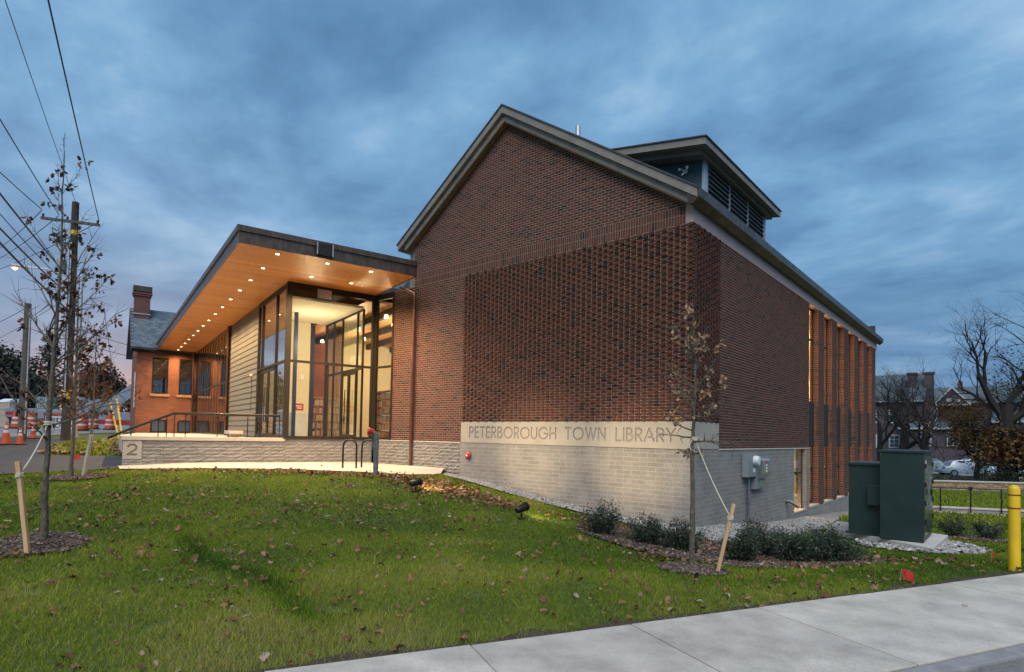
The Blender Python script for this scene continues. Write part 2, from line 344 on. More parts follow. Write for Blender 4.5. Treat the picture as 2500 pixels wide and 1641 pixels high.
class MB:
    def __init__(s): s.v = []; s.f = []
    def add(s, vs, fs):
        o = len(s.v); s.v += [tuple(map(float, p)) for p in vs]; s.f += [tuple(o+i for i in f) for f in fs]; return s
    def box(s, x0, x1, y0, y1, z0, z1):
        return s.add([(x0, y0, z0), (x1, y0, z0), (x1, y1, z0), (x0, y1, z0), (x0, y0, z1), (x1, y0, z1), (x1, y1, z1), (x0, y1, z1)],
                     [(0, 3, 2, 1), (4, 5, 6, 7), (0, 1, 5, 4), (1, 2, 6, 5), (2, 3, 7, 6), (3, 0, 4, 7)])
    def prism(s, poly, a0, a1, axis='y'):
        """extrude a polygon: axis y -> poly is (x,z); z -> (x,y); x -> (y,z)"""
        n = len(poly)
        def P(p, a): return {'y': (p[0], a, p[1]), 'z': (p[0], p[1], a), 'x': (a, p[0], p[1])}[axis]
        vs = [P(p, a0) for p in poly]+[P(p, a1) for p in poly]
        fs = [tuple(range(n)), tuple(range(2*n-1, n-1, -1))]+[(i, i+n, (i+1) % n+n, (i+1) % n) for i in range(n)]
        return s.add(vs, fs)
    def tube(s, pts, rad, n=8, cap=True):
        pts = [Vector(p) for p in pts]
        if not hasattr(rad, '__len__'): rad = [rad]*len(pts)
        ref = None; rings = []
        for i, p in enumerate(pts):
            d = (pts[min(i+1, len(pts)-1)]-pts[max(i-1, 0)])
            if d.length < 1e-9: d = Vector((0, 0, 1))
            d.normalize()
            if ref is None:
                ref = d.orthogonal().normalized()
            else:
                ref = (ref-d*ref.dot(d))
                ref = ref.normalized() if ref.length > 1e-6 else d.orthogonal().normalized()
            b = d.cross(ref)
            rings.append([p+(ref*math.cos(2*math.pi*k/n)+b*math.sin(2*math.pi*k/n))*rad[i] for k in range(n)])
        vs = [v for r in rings for v in r]; fs = []
        for i in range(len(pts)-1):
            for k in range(n):
                fs.append((i*n+k, i*n+(k+1) % n, (i+1)*n+(k+1) % n, (i+1)*n+k))
        if cap:
            fs.append(tuple(range(n-1, -1, -1))); fs.append(tuple((len(pts)-1)*n+k for k in range(n)))
        return s.add(vs, fs)
    def lathe(s, prof, n=16, c=(0, 0, 0)):
        vs = []; fs = []
        for r, z in prof:
            for k in range(n):
                vs.append((c[0]+r*math.cos(2*math.pi*k/n), c[1]+r*math.sin(2*math.pi*k/n), c[2]+z))
        m = len(prof)
        for i in range(m-1):
            for k in range(n):
                fs.append((i*n+k, i*n+(k+1) % n, (i+1)*n+(k+1) % n, (i+1)*n+k))
        fs.append(tuple(range(n-1, -1, -1))); fs.append(tuple((m-1)*n+k for k in range(n)))
        return s.add(vs, fs)
    def build(s, name, m, parent=None, smooth=False, bevel=0.0, loc=None):
        me = bpy.data.meshes.new(name); me.from_pydata(s.v, [], s.f); me.update()
        bm = bmesh.new(); bm.from_mesh(me)
        if bevel:
            bmesh.ops.bevel(bm, geom=[e for e in bm.edges if len(e.link_faces) == 2 and e.calc_face_angle(0) > 0.5], offset=bevel, segments=2, affect='EDGES', profile=0.6)
        bmesh.ops.recalc_face_normals(bm, faces=bm.faces[:])
        bm.to_mesh(me); bm.free()
        if smooth:
            me.polygons.foreach_set('use_smooth', [True]*len(me.polygons))
            try: me.set_sharp_from_angle(angle=R(40))
            except Exception: pass
        me.materials.append(MATS[m])
        return link(name, me, parent, loc)
def link(name, me, parent=None, loc=None):
    o = bpy.data.objects.new(name, me); col.objects.link(o)
    if parent is not None: o.parent = parent
    if loc is not None: o.location = loc
    return o
def box(name, m, parent, x0, x1, y0, y1, z0, z1, bevel=0.0):
    return MB().box(x0, x1, y0, y1, z0, z1).build(name, m, parent, bevel=bevel)
def tag(o, label, cat, group=None):
    o['label'] = label; o['category'] = cat
    if group: o['group'] = group
    return o
def thing(name, label, cat, loc=(0, 0, 0), rz=0.0, group=None):
    o = bpy.data.objects.new(name, None); col.objects.link(o)
    o.empty_display_size = 0.2
    o.location = loc; o.rotation_euler = (0, 0, rz)
    return tag(o, label, cat, group)
def struct(o, kind='structure'): o['kind'] = kind; return o
def copy_tree(src, loc, rz=None, label=None, scale=None):
    r = src.copy(); col.objects.link(r); r.location = loc
    if rz is not None: r.rotation_euler = (0, 0, rz)
    if label: r['label'] = label
    if scale: r.scale = (scale,)*3
    for ch in list(src.children):
        c = ch.copy(); col.objects.link(c); c.parent = r
        for g in ch.children:
            d = g.copy(); col.objects.link(d); d.parent = c
    return r

def np_mesh(name, V, loops, sizes, m, tint=None, smooth=False):
    me = bpy.data.meshes.new(name)
    me.vertices.add(len(V)); me.vertices.foreach_set('co', np.asarray(V, np.float32).ravel())
    me.loops.add(len(loops)); me.loops.foreach_set('vertex_index', np.asarray(loops, np.int32))
    me.polygons.add(len(sizes)); st = np.zeros(len(sizes), np.int32); st[1:] = np.cumsum(sizes)[:-1]
    me.polygons.foreach_set('loop_start', st); me.polygons.foreach_set('loop_total', np.asarray(sizes, np.int32))
    me.polygons.foreach_set('use_smooth', np.full(len(sizes), smooth, bool))
    me.update(calc_edges=True); me.validate()
    if tint is not None:
        a = me.attributes.new('tint', 'FLOAT', 'FACE'); a.data.foreach_set('value', np.asarray(tint, np.float32))
    me.materials.append(MATS[m])
    return me
def scatter_arrays(bv, bf, A, T):
    """bv (n,3) base verts, bf list of faces, A (m,3,3) linear, T (m,3)"""
    bv = np.asarray(bv, float); m = len(T); n = len(bv)
    V = np.einsum('mij,nj->mni', A, bv)+T[:, None, :]
    bl = np.array([i for f in bf for i in f]); bs = np.array([len(f) for f in bf])
    loops = (bl[None, :]+(np.arange(m)*n)[:, None]).ravel()
    return V.reshape(-1, 3), loops, np.tile(bs, m), len(bf)
def scatter(name, bv, bf, A, T, tint, m, parent=None, kind='stuff'):
    V, lo, si, nf = scatter_arrays(bv, bf, A, T)
    me = np_mesh(name, V, lo, si, m, np.repeat(tint, nf))
    o = link(name, me, parent)
    if kind: o['kind'] = kind
    return o
def rotz(a):
    a = np.asarray(a, float); c, s, z, o = np.cos(a), np.sin(a), np.zeros_like(a), np.ones_like(a)
    return np.stack([np.stack([c, -s, z], -1), np.stack([s, c, z], -1), np.stack([z, z, o], -1)], -2)
def randrot(m, r=rng, tilt=None):
    """random rotations; tilt limits the lean from horizontal (radians)"""
    a = r.uniform(0, 2*np.pi, m); Rz = rotz(a)
    t = r.uniform(0, np.pi, m) if tilt is None else np.abs(r.normal(0, tilt, m))
    c, s, z, o = np.cos(t), np.sin(t), np.zeros(m), np.ones(m)
    Rx = np.stack([np.stack([o, z, z], -1), np.stack([z, c, -s], -1), np.stack([z, s, c], -1)], -2)
    return np.einsum('mij,mjk->mik', np.einsum('mij,mjk->mik', Rz, Rx), rotz(r.uniform(0, 2*np.pi, m)))

CUBE_V = np.array([(-.5, -.5, -.5), (.5, -.5, -.5), (.5, .5, -.5), (-.5, .5, -.5), (-.5, -.5, .5), (.5, -.5, .5), (.5, .5, .5), (-.5, .5, .5)])
CUBE_F = [(4, 5, 6, 7), (0, 3, 2, 1), (0, 1, 5, 4), (1, 2, 6, 5), (3, 0, 4, 7)]
def split_mesh(seed):
    r = np.random.default_rng(seed); nx, nz = 6, 3; V = []; F = []
    for j in range(nz+1):
        for i in range(nx+1):
            e = (i in (0, nx)) or (j in (0, nz))
            V.append((-.5+i/nx, -.5+(0.05 if e else 0)+r.uniform(-.09, .07)*(0.4 if e else 1), -.5+j/nz))
    for j in range(nz):
        for i in range(nx):
            a = j*(nx+1)+i; F.append((a, a+1, a+nx+2, a+nx+1))
    o = len(V); V += [(-.5, .5, -.5), (.5, .5, -.5), (-.5, .5, .5), (.5, .5, .5)]
    F.append(tuple([o, o+1]+[i for i in range(nx, -1, -1)]))
    F.append(tuple([o+3, o+2]+[nz*(nx+1)+i for i in range(nx+1)]))
    F.append(tuple([o+1, o+3]+[j*(nx+1)+nx for j in range(nz, -1, -1)]))
    F.append(tuple([o+2, o]+[j*(nx+1) for j in range(nz+1)]))
    return np.array(V), F
SPLIT = [split_mesh(i) for i in range(4)]
RZ90 = np.array([[0, -1, 0], [1, 0, 0], [0, 0, 1.0]])
ID3 = np.eye(3)
_piece_mesh = {}
def piece_mesh(kind, var, tb, m):
    key = (kind, var, tb, m)
    if key not in _piece_mesh:
        bv, bf = (CUBE_V, CUBE_F) if kind == 'cube' else SPLIT[var]
        lo = [i for f in bf for i in f]; si = [len(f) for f in bf]
        _piece_mesh[key] = np_mesh(kind+'_piece', bv, lo, si, m, np.full(len(bf), tb))
    return _piece_mesh[key]
def pieces(parent, name, items, m, Rm=ID3, limit=300, PM=None, mesh='cube', field=None):
    """items: rows (cx,cy,cz, sx,sy,sz, tint). The ones that show largest become objects, the rest one stuff mesh."""
    it = np.array(items, float)
    if not len(it): return
    W = it[:, :3].copy()
    if PM is not None:
        P4 = np.array(PM); W = W@P4[:3, :3].T+P4[:3, 3]
    x, y, dep = px_of(W)
    vis = (dep > 1) & (x > 0) & (x < 2500) & (y > 0) & (y < 1641)
    score = np.where(vis, it[:, 3]*it[:, 5]/np.maximum(dep, 1)**2, 0)
    order = np.argsort(-score)
    big = order[:limit]; rest = order[limit:]
    q = Matrix([list(r) for r in Rm]).to_4x4()
    for i in big:
        c = it[i]; tb = round(float(np.clip(c[6], 0, 1))*12)/12
        o = link(name, piece_mesh(mesh, int(i) % 4, tb, m), parent)
        o.matrix_basis = Matrix.Translation(c[:3]) @ q @ Matrix.Diagonal((c[3], c[4], c[5], 1))
    if len(rest):
        if mesh == 'cube':
            groups = [(CUBE_V, CUBE_F, rest)]
        else:
            groups = [(SPLIT[k][0], SPLIT[k][1], rest[rest % 4 == k]) for k in range(4)]
        Vs, Ls, Ss, Ts, off = [], [], [], [], 0
        for bv, bf, ids in groups:
            if not len(ids): continue
            A = np.einsum('ij,mj->mij', Rm, it[ids, 3:6])
            V, lo, si, nf = scatter_arrays(bv, bf, A, it[ids, :3])
            Vs.append(V); Ls.append(lo+off); Ss.append(si); Ts.append(np.repeat(it[ids, 6], nf)); off += len(V)
        me = np_mesh(field or name+'_field', np.concatenate(Vs), np.concatenate(Ls), np.concatenate(Ss), m, np.concatenate(Ts))
        o = link(field or name+'_field', me, parent); o['kind'] = 'stuff'

def inpoly(poly, x, y):
    x = np.asarray(x, float); y = np.asarray(y, float); c = np.zeros(x.shape, bool); n = len(poly); j = n-1
    for i in range(n):
        xi, yi = poly[i]; xj, yj = poly[j]
        if yi != yj:
            c ^= ((yi > y) != (yj > y)) & (x < (xj-xi)*(y-yi)/(yj-yi)+xi)
        j = i
    return c

# ------------------------------------------------------------------ terrain
CTRL = [(-4, -10.2, -1.2), (-3.3, -10.5, -1.25), (-10.6, -8.5, -.89), (-4.56, -3.76, -1.02), (-1.75, -3.55, -1.32), (-7.0, -6.5, -.98), (-1.5, -8, -1.3),
        (-12.2, -6.9, -.80), (-11.0, -5.54, -.80), (-9.65, -3.97, -.80), (-7.4, -2.94, -.81), (-6.3, -2.5, -.83), (-7.7, -.1, -.92), (-10.5, -1, -.80), (-11.6, -3.5, -.80),
        (-7, 0, -1.0), (-2.73, 0, -1.49), (-1.8, 0, -1.57), (0, 0, -1.67), (0, 3.7, -1.96), (0, 8.8, -2.25), (0, 16.7, -2.68), (-3.2, -1.3, -1.30),
        (1.8, -4.07, -1.57), (2.2, -4.35, -1.55), (1, -3, -1.62), (2, -2.7, -1.66), (3.2, -1.5, -1.66), (3.5, 1.2, -1.76), (2.0, 3.0, -1.8), (4.24, -3.77, -1.39), (5, -1.05, -1.46), (4.5, 5.2, -1.95), (1.5, 6, -2.1),
        (2.9, 18, -2.62), (5.3, 18.6, -2.62), (4, 10, -2.2), (2.6, 20.2, -2.75), (6, 23, -2.78), (1, 38, -3.15), (6, 42, -3.2), (-3, 60, -2.9), (3, 58, -2.88), (-9, 88, -2.75), (12, 90, -2.75),
        (-12.0, -7.6, -.84), (-16.2, -6.5, -.69), (-22.1, -5.0, -.43), (-20.6, -7.7, -.71), (-13.9, -9.3, -.90), (-26.5, -7.5, -.56), (-14.5, -6.45, -.78), (-21.5, -4.5, -.41), (-32.8, -5, -.27), (-41, -4.5, .06), (-53, -3, .07), (-82, 5, .6),
        (-20, -2, -.4), (-14, -4, -.6), (-30, 2, -.2),
        (-150, 0, 1.2), (-110, 90, 1.5), (0, 210, -2.5), (110, 160, -2.5), (110, 0, -2.2), (10, -70, -1.6), (-110, -90, .2), (70, -70, -1.7), (-8, -14, -1.3), (9, -7, -1.64), (5, -13, -1.62), (-3, -24, -1.6), (12, 3, -1.8)]
SA = np.array([1.41, -10.08]); ST = np.array([0.443, 0.8965]); SN = np.array([0.8965, -0.443])
for s_ in (-8, -5, -2.5, 0, 1.5, 3, 4.5, 6, 7.5, 9):
    a_ = SA+ST*s_; CTRL.append((a_[0]-.02*SN[0], a_[1]-.02*SN[1], -1.385))
    b_ = SA+ST*s_+SN*1.7; CTRL.append((b_[0], b_[1], -1.60))
CT = np.array(CTRL)
def _U(r2): return np.where(r2 > 1e-12, 0.5*r2*np.log(np.maximum(r2, 1e-12)), 0)
_n = len(CT); _K = _U(((CT[:, None, :2]-CT[None, :, :2])**2).sum(-1))+np.eye(_n)*0.02
_P = np.c_[np.ones(_n), CT[:, :2]]
_W = np.linalg.solve(np.block([[_K, _P], [_P.T, np.zeros((3, 3))]]), np.r_[CT[:, 2], 0, 0, 0])
def gz(x, y):
    x = np.asarray(x, float); y = np.asarray(y, float); sh = x.shape; xf, yf = x.ravel(), y.ravel(); o = np.empty(len(xf))
    for i in range(0, len(xf), 20000):
        a, b = xf[i:i+20000], yf[i:i+20000]
        o[i:i+20000] = _U((a[:, None]-CT[:, 0])**2+(b[:, None]-CT[:, 1])**2)@_W[:_n]+_W[_n]+_W[_n+1]*a+_W[_n+2]*b
    return np.clip(o, -3.3, 2.0).reshape(sh)
def g1(x, y): return float(gz(np.array([x]), np.array([y]))[0])

def axis(lo, hi, fine, far):
    a = list(np.arange(lo, hi+1e-6, fine)); s = fine; x = hi
    while x < far: s *= 1.35; x += s; a.append(x)
    s = fine; x = lo
    while x > -far: s *= 1.35; x -= s; a.insert(0, x)
    return np.array(a)
gx_, gy_ = axis(-30, 9, .4, 900), axis(-14, 26, .4, 900)
X_, Y_ = np.meshgrid(gx_, gy_); Zg = gz(X_, Y_)-0.012
_nx, _ny = len(gx_), len(gy_)
_i = (np.arange(_ny-1)[:, None]*_nx+np.arange(_nx-1)[None, :]).ravel()
_q = np.stack([_i, _i+1, _i+_nx+1, _i+_nx], 1)
struct(link('ground', np_mesh('ground', np.stack([X_, Y_, Zg], -1).reshape(-1, 3), _q.ravel(), np.full(len(_q), 4), 'soil', None, True)))

def drape(name, poly, m, dz=0.012, step=0.3, kind='structure', zf=None, parent=None):
    """a sheet over the terrain inside poly"""
    P = np.array(poly, float); n = len(P); B = []
    for i in range(n):
        a, b = P[i], P[(i+1) % n]; k = max(1, int(np.hypot(*(b-a))/step))
        for j in range(k): B.append(a+(b-a)*j/k)
    B = np.array(B); nb = len(B)
    xs = np.arange(P[:, 0].min(), P[:, 0].max(), step); ys = np.arange(P[:, 1].min(), P[:, 1].max(), step)
    gx, gy = np.meshgrid(xs, ys); gx, gy = gx.ravel(), gy.ravel(); k = inpoly(poly, gx, gy); I = np.stack([gx[k], gy[k]], 1)
    V = [Vector(p) for p in np.r_[B, I]]
    r = delaunay_2d_cdt(V, [], [list(range(nb))], 1, 1e-4)
    co = np.array([(v.x, v.y) for v in r[0]]); z = (zf(co[:, 0], co[:, 1]) if zf else gz(co[:, 0], co[:, 1]))+dz
    me = bpy.data.meshes.new(name); me.from_pydata([(a, b, c) for (a, b), c in zip(co, z)], [], [tuple(f) for f in r[2]]); me.update()
    bm = bmesh.new(); bm.from_mesh(me); bmesh.ops.recalc_face_normals(bm, faces=bm.faces[:])
    if sum(f.normal.z for f in bm.faces) < 0: bmesh.ops.reverse_faces(bm, faces=bm.faces[:])
    bm.to_mesh(me); bm.free()
    me.polygons.foreach_set('use_smooth', [True]*len(me.polygons)); me.materials.append(MATS[m])
    o = link(name, me, parent)
    if kind: o['kind'] = kind
    return o

# road and sidewalk with slabs
def sidep(s, t): p = SA+ST*s+SN*t; return (float(p[0]), float(p[1]))
_road = [sidep(-45, 1.5), sidep(45, 1.5), sidep(45, 11), sidep(-45, 11)]
drape('road', _road, 'asphalt', 0, 3.0, zf=lambda x, y: np.full(len(x), -1.49))
sw = struct(MB().prism([sidep(-16, 0.01), sidep(20, 0.01), sidep(20, 1.60), sidep(-16, 1.60)], -1.60, -1.372, 'z').build('sidewalk', 'dark_mortar'))
for k in range(-9, 13):
    s0 = 1.48+1.45*k
    a, b, c, d = sidep(s0+.006, 0), sidep(s0+1.444, 0), sidep(s0+1.444, 1.48), sidep(s0+.006, 1.48)
    MB().prism([a, b, c, d], -1.46, -1.36+0.002*((k*7) % 3-1), 'z').build('slab', 'slab', sw, bevel=0.006)
for k in range(-6, 6):
    s0 = 3.0*k
    MB().prism([sidep(s0+.004, 1.488), sidep(s0+2.996, 1.488), sidep(s0+2.996, 1.64), sidep(s0+.004, 1.64)], -1.62, -1.364, 'z').build('kerb', 'kerb', sw, bevel=0.02)

_rs = random.Random(8); _in = [sidep(-6+.35*i, -(.05+.16*_rs.random()**1.5)) for i in range(46)]
drape('bare_soil', _in+[sidep(10, -.002), sidep(-6.2, -.002)], 'bare_soil', .010, .2)
# walkway, gravel, beds, asphalt drive, far path
WALK = [w2(.05, -4.3), w2(1.5, -4.3), w2(1.7, -2.43), w2(2.64, -.59), w2(4.4, .85), (-6.4, -2.45), (-6.75, -1.3), (-7.6, -.06), (-11.4, -.06)]
def walkz(x, y): return np.maximum(gz(x, y), np.where(x < -7.3, -.80, -2))
drape('walkway', WALK, 'concrete_pale', 0.025, 0.3, zf=walkz)
GRAV = [(-7.62, -.06), (-6.75, -.95), (-5.4, -1.15), (-4.3, -1.25), (-2.1, -1.2), (-.6, -1.2), (.6, -1.15), (1.3, -1.0), (1.75, 1.3), (1.9, 3.6), (1.3, 6), (1.0, 9), (.9, 22), (.06, 22), (.06, -.06)]
drape('gravel', GRAV, 'gravel_base', 0.014, 0.3)['kind'] = 'stuff'
BED = [(-1.15, -2.6), (-.7, -3.25), (.2, -3.5), (.98, -3.62), (1.6, -3.5), (2.38, -3.47), (3.32, -2.62), (3.75, -1.95), (3.7, -1.2), (3.1, -.62), (2.08, -.85), (1.3, -1.05), (.6, -1.2), (-.3, -1.3)]
drape('mulch_bed', BED, 'mulch_base', 0.02, 0.2)['kind'] = 'stuff'
def ring(cx, cy, rx, ry=None, n=22, wob=.1, seed=0):
    r = random.Random(seed); ry = ry or rx
    return [(cx+rx*(1+r.uniform(-wob, wob))*math.cos(2*math.pi*i/n), cy+ry*(1+r.uniform(-wob, wob))*math.sin(2*math.pi*i/n)) for i in range(n)]
RINGS = [ring(-3.85, -10.3, .62, .52, seed=1), ring(-10.6, -8.42, .62, .55, seed=2), ring(1.92, -4.3, .46, .50, seed=3)]
ROCKS = [(2.9, 1.15), (3.5, .75), (4.3, .55), (4.8, 1.1), (4.9, 2.1), (4.5, 3.0), (4.1, 3.3), (3.6, 3.2), (2.5, 3.0)]
BED2 = ring(4.45, 5.2, .85, .75, seed=4)
drape('rock_patch', ROCKS, 'gravel_base', 0.018, 0.25)['kind'] = 'stuff'
drape('shrub_bed', BED2, 'mulch_base', 0.015, 0.25)['kind'] = 'stuff'
ASPH = [(-12.3, -7.25), (-12.9, -9.6), (-13.6, -16), (-17, -16), (-21, -9.5), (-25, -8.6), (-31, -8.6), (-33, -5.5), (-27.5, -4.6), (-22.5, -6.7), (-19.5, -7.5), (-17.6, -7.0), (-16.2, -6.2), (-14.9, -5.6), (-13.2, -6.6)]
drape('asphalt_drive', ASPH, 'asphalt', 0.015, 0.4)
drape('street', [(-33, -5.4), (-25, -9), (-21, -9.6), (-17, -16), (-30, -30), (-90, -22), (-100, 12), (-60, 12), (-40, 5), (-36, -1)], 'road_grey', 0.012, 1.5)
# far right: concrete paths, parking
drape('concrete_path', [(1.0, 16.8), (9, 19.6), (9, 21.2), (1.0, 18.2)], 'concrete', 0.03, 0.5)
drape('upper_path', [(0.6, 21.2), (9, 24.6), (9, 26.0), (0.6, 22.4)], 'concrete', 0.06, 0.5)
drape('parking_lot', [(-22, 50), (26, 50), (26, 84), (-22, 84)], 'road_grey', 0.03, 3)

# ------------------------------------------------------------------ library gable wing
lib = thing('library_wing', 'tall dark brick library wing with a steep gable and carved stone name band', 'building')
CO = 0.0677
RIDGE_X, ROOF_M, SOF = -5.4, 0.675, 8.94
def rt(): return float(np.clip(rng.beta(2.2, 1.8) if rng.random() > .045 else rng.uniform(0, .12), 0, 1))
def run_course(rows, u0, u1, zc, k, y=0.0, dep=.09, pitch=.2037, j=.0115, h=.0560, jit=.0008):
    """running bond between u0 and u1"""
    off = pitch/2 if k % 2 else 0.0
    s = math.floor((u0-off)/pitch)*pitch+off
    while s < u1:
        a, b = max(s+j/2, u0), min(s+pitch-j/2, u1)
        if u1-b < .045: b = u1
        if a-u0 < .045: a = u0
        if b-a > .03: rows.append(((a+b)/2, y+dep/2+rng.uniform(-jit, jit), zc, b-a, dep, h, rt()))
        s += pitch
def flem_course(rows, u0, u1, zc, k, proud=.038, dep=.13):
    per = .306; off = per/2 if k % 2 else 0
    s = math.floor((u0-off)/per)*per+off
    while s < u1:
        for a, b, pr in ((s+.005, s+.199, 0), (s+.209, s+.301, proud)):
            a2, b2 = max(a, u0), min(b, u1)
            if 0 <= u1-b2 < .05: b2 = u1
            if b2-a2 > .03: rows.append(((a2+b2)/2, dep/2-pr+rng.uniform(-.0015, .0015), zc, b2-a2, dep, .0560, rt()))
        s += per
fb = []
for k in range(73):
    zc = (k+.5)*CO
    if zc < .61: run_course(fb, -10.32, -7.035, zc, k)
    else:
        run_course(fb, -10.32, -7.035, zc, k); flem_course(fb, -7.03, -.003, zc, k)
for r_ in range(2):
    u = -9.32
    while u < -.2:
        fb.append((u+CO/2, .045+rng.uniform(-.001, .001), 4.945+.203*r_+.1015, .0575, .09, .193, rt())); u += CO
k = 0; z = 5.351
while z < SOF+.1:
    hw = (SOF+.12-z)/ROOF_M
    run_course(fb, max(-9.33, RIDGE_X-hw), min(-.006, RIDGE_X+hw), z+CO/2, k); z += CO; k += 1
fw = MB().prism([(-10.32, 0), (-.01, 0), (-.01, 5.42), (RIDGE_X, SOF+.1), (-9.34, 6.25), (-9.34, 4.95), (-10.32, 4.95)], .0030, .30, 'y').build('front_wall', 'mortar', lib)
pieces(fw, 'brick', fb, 'brick', limit=300, field='brickwork')
# right wall
SLOT0, SLOTP, SLOTW, NS, YEND = 9.55, 2.08, 1.25, 6, 22.6
piers = [(.1, SLOT0)]+[(SLOT0+SLOTW+SLOTP*i, min(SLOT0+SLOTP*(i+1), YEND)) for i in range(NS)]
rb = []
for pi, (a, b) in enumerate(piers):
    for k in range(-29 if pi else 0, 73):
        zc = (k+.5)*CO
        dp = .28 if pi else .09
        if pi == 0:
            if zc < .61: run_course(rb, 1.49, b, zc, k)
            else:
                flem_course(rb, a, 1.485, zc, k); run_course(rb, 1.49, b-.30, zc, k); run_course(rb, b-.295, b, zc, k, dep=.28)
        else: run_course(rb, a, b, zc, k, dep=dp)
rb = [(-y, u, z, sx, sy, sz, t) for (u, y, z, sx, sy, sz, t) in rb]
rw = MB().box(-.30, -.0030, .02, SLOT0-.004, 0, 4.945).build('right_wall', 'mortar', lib)
for (a, b) in piers[1:]:
    MB().box(-.28, -.0030, a+.003, b-.003, -1.95, 4.945).build('pier', 'mortar', rw)
pieces(rw, 'brick', rb, 'brick', RZ90, limit=200, field='brickwork')
# frieze blocks along the eave and the return at the corner
for i in range(12):
    a = .012+1.9*i; b = min(a+1.894, YEND)
    if b > a+.05: box('frieze_stone', 'frieze', lib, -.30, .004, a, b, 4.948, 5.42)
box('frieze_stone', 'frieze', lib, -.165, -.002, -.004, .010, 4.948, 5.42)
# block base
bl = []; bs = []
BH, BW = .1016, .4064
def block_course(rows, u0, u1, zc, k, proud=.03, dep=.15, j=.009):
    off = BW/2 if k % 2 else 0; s = math.floor((u0-off)/BW)*BW+off
    while s < u1:
        a, b = max(s+j/2, u0), min(s+BW-j/2, u1)
        if b-a > .04: rows.append(((a+b)/2, dep/2-proud+rng.uniform(-.0004, .0004), zc, b-a, dep, BH-j, float(rng.random())))
        s += BW
for k in range(18):
    zc = -(k+.5)*BH
    block_course(bl, -7.03, .026, zc, k)
    block_course(bs, -10.9, -7.035, zc, k)
fbase = box('base_wall', 'block_mortar', lib, -7.03, .024, -.0287, .25, -2.3, -.004)
pieces(fbase, 'block', bl, 'block', limit=200, field='blockwork')
fbase2 = box('split_face_base', 'split_mortar', lib, -11.0, -7.032, -.012, .25, -1.6, -.006)
pieces(fbase2, 'block', bs, 'block', limit=150, mesh='split', field='blockwork')
br_ = []
for k in range(30):
    zc = -(k+.5)*BH
    segs = [(.125, 7.66), (9.08, 9.5)] if zc > -2.03 else [(.125, YEND)]
    for a, b in segs: block_course(br_, a, b, zc, k)
br_ = [(-y, u, z, sx, sy, sz, t) for (u, y, z, sx, sy, sz, t) in br_]
rbase = MB().box(-.12, .0287, .12, 7.655, -3.1, -.004).box(-.12, .0287, 9.085, 9.49, -2.03, -.004).box(-.12, .0287, 7.655, YEND, -3.1, -2.04).build('base_wall', 'block_mortar', lib)
pieces(rbase, 'block', br_, 'block', RZ90, limit=120, field='blockwork')
# water-table cap on the block base
MB().prism([(-.046, -.012), (-.046, .002), (-.006, .016), (-.006, -.012)], -10.95, -7.04, 'x').build('water_table', 'block_mortar', lib)
MB().prism([(.046, -.012), (.046, .002), (.006, .016), (.006, -.012)], 1.50, 9.5, 'y').build('water_table', 'block_mortar', lib)

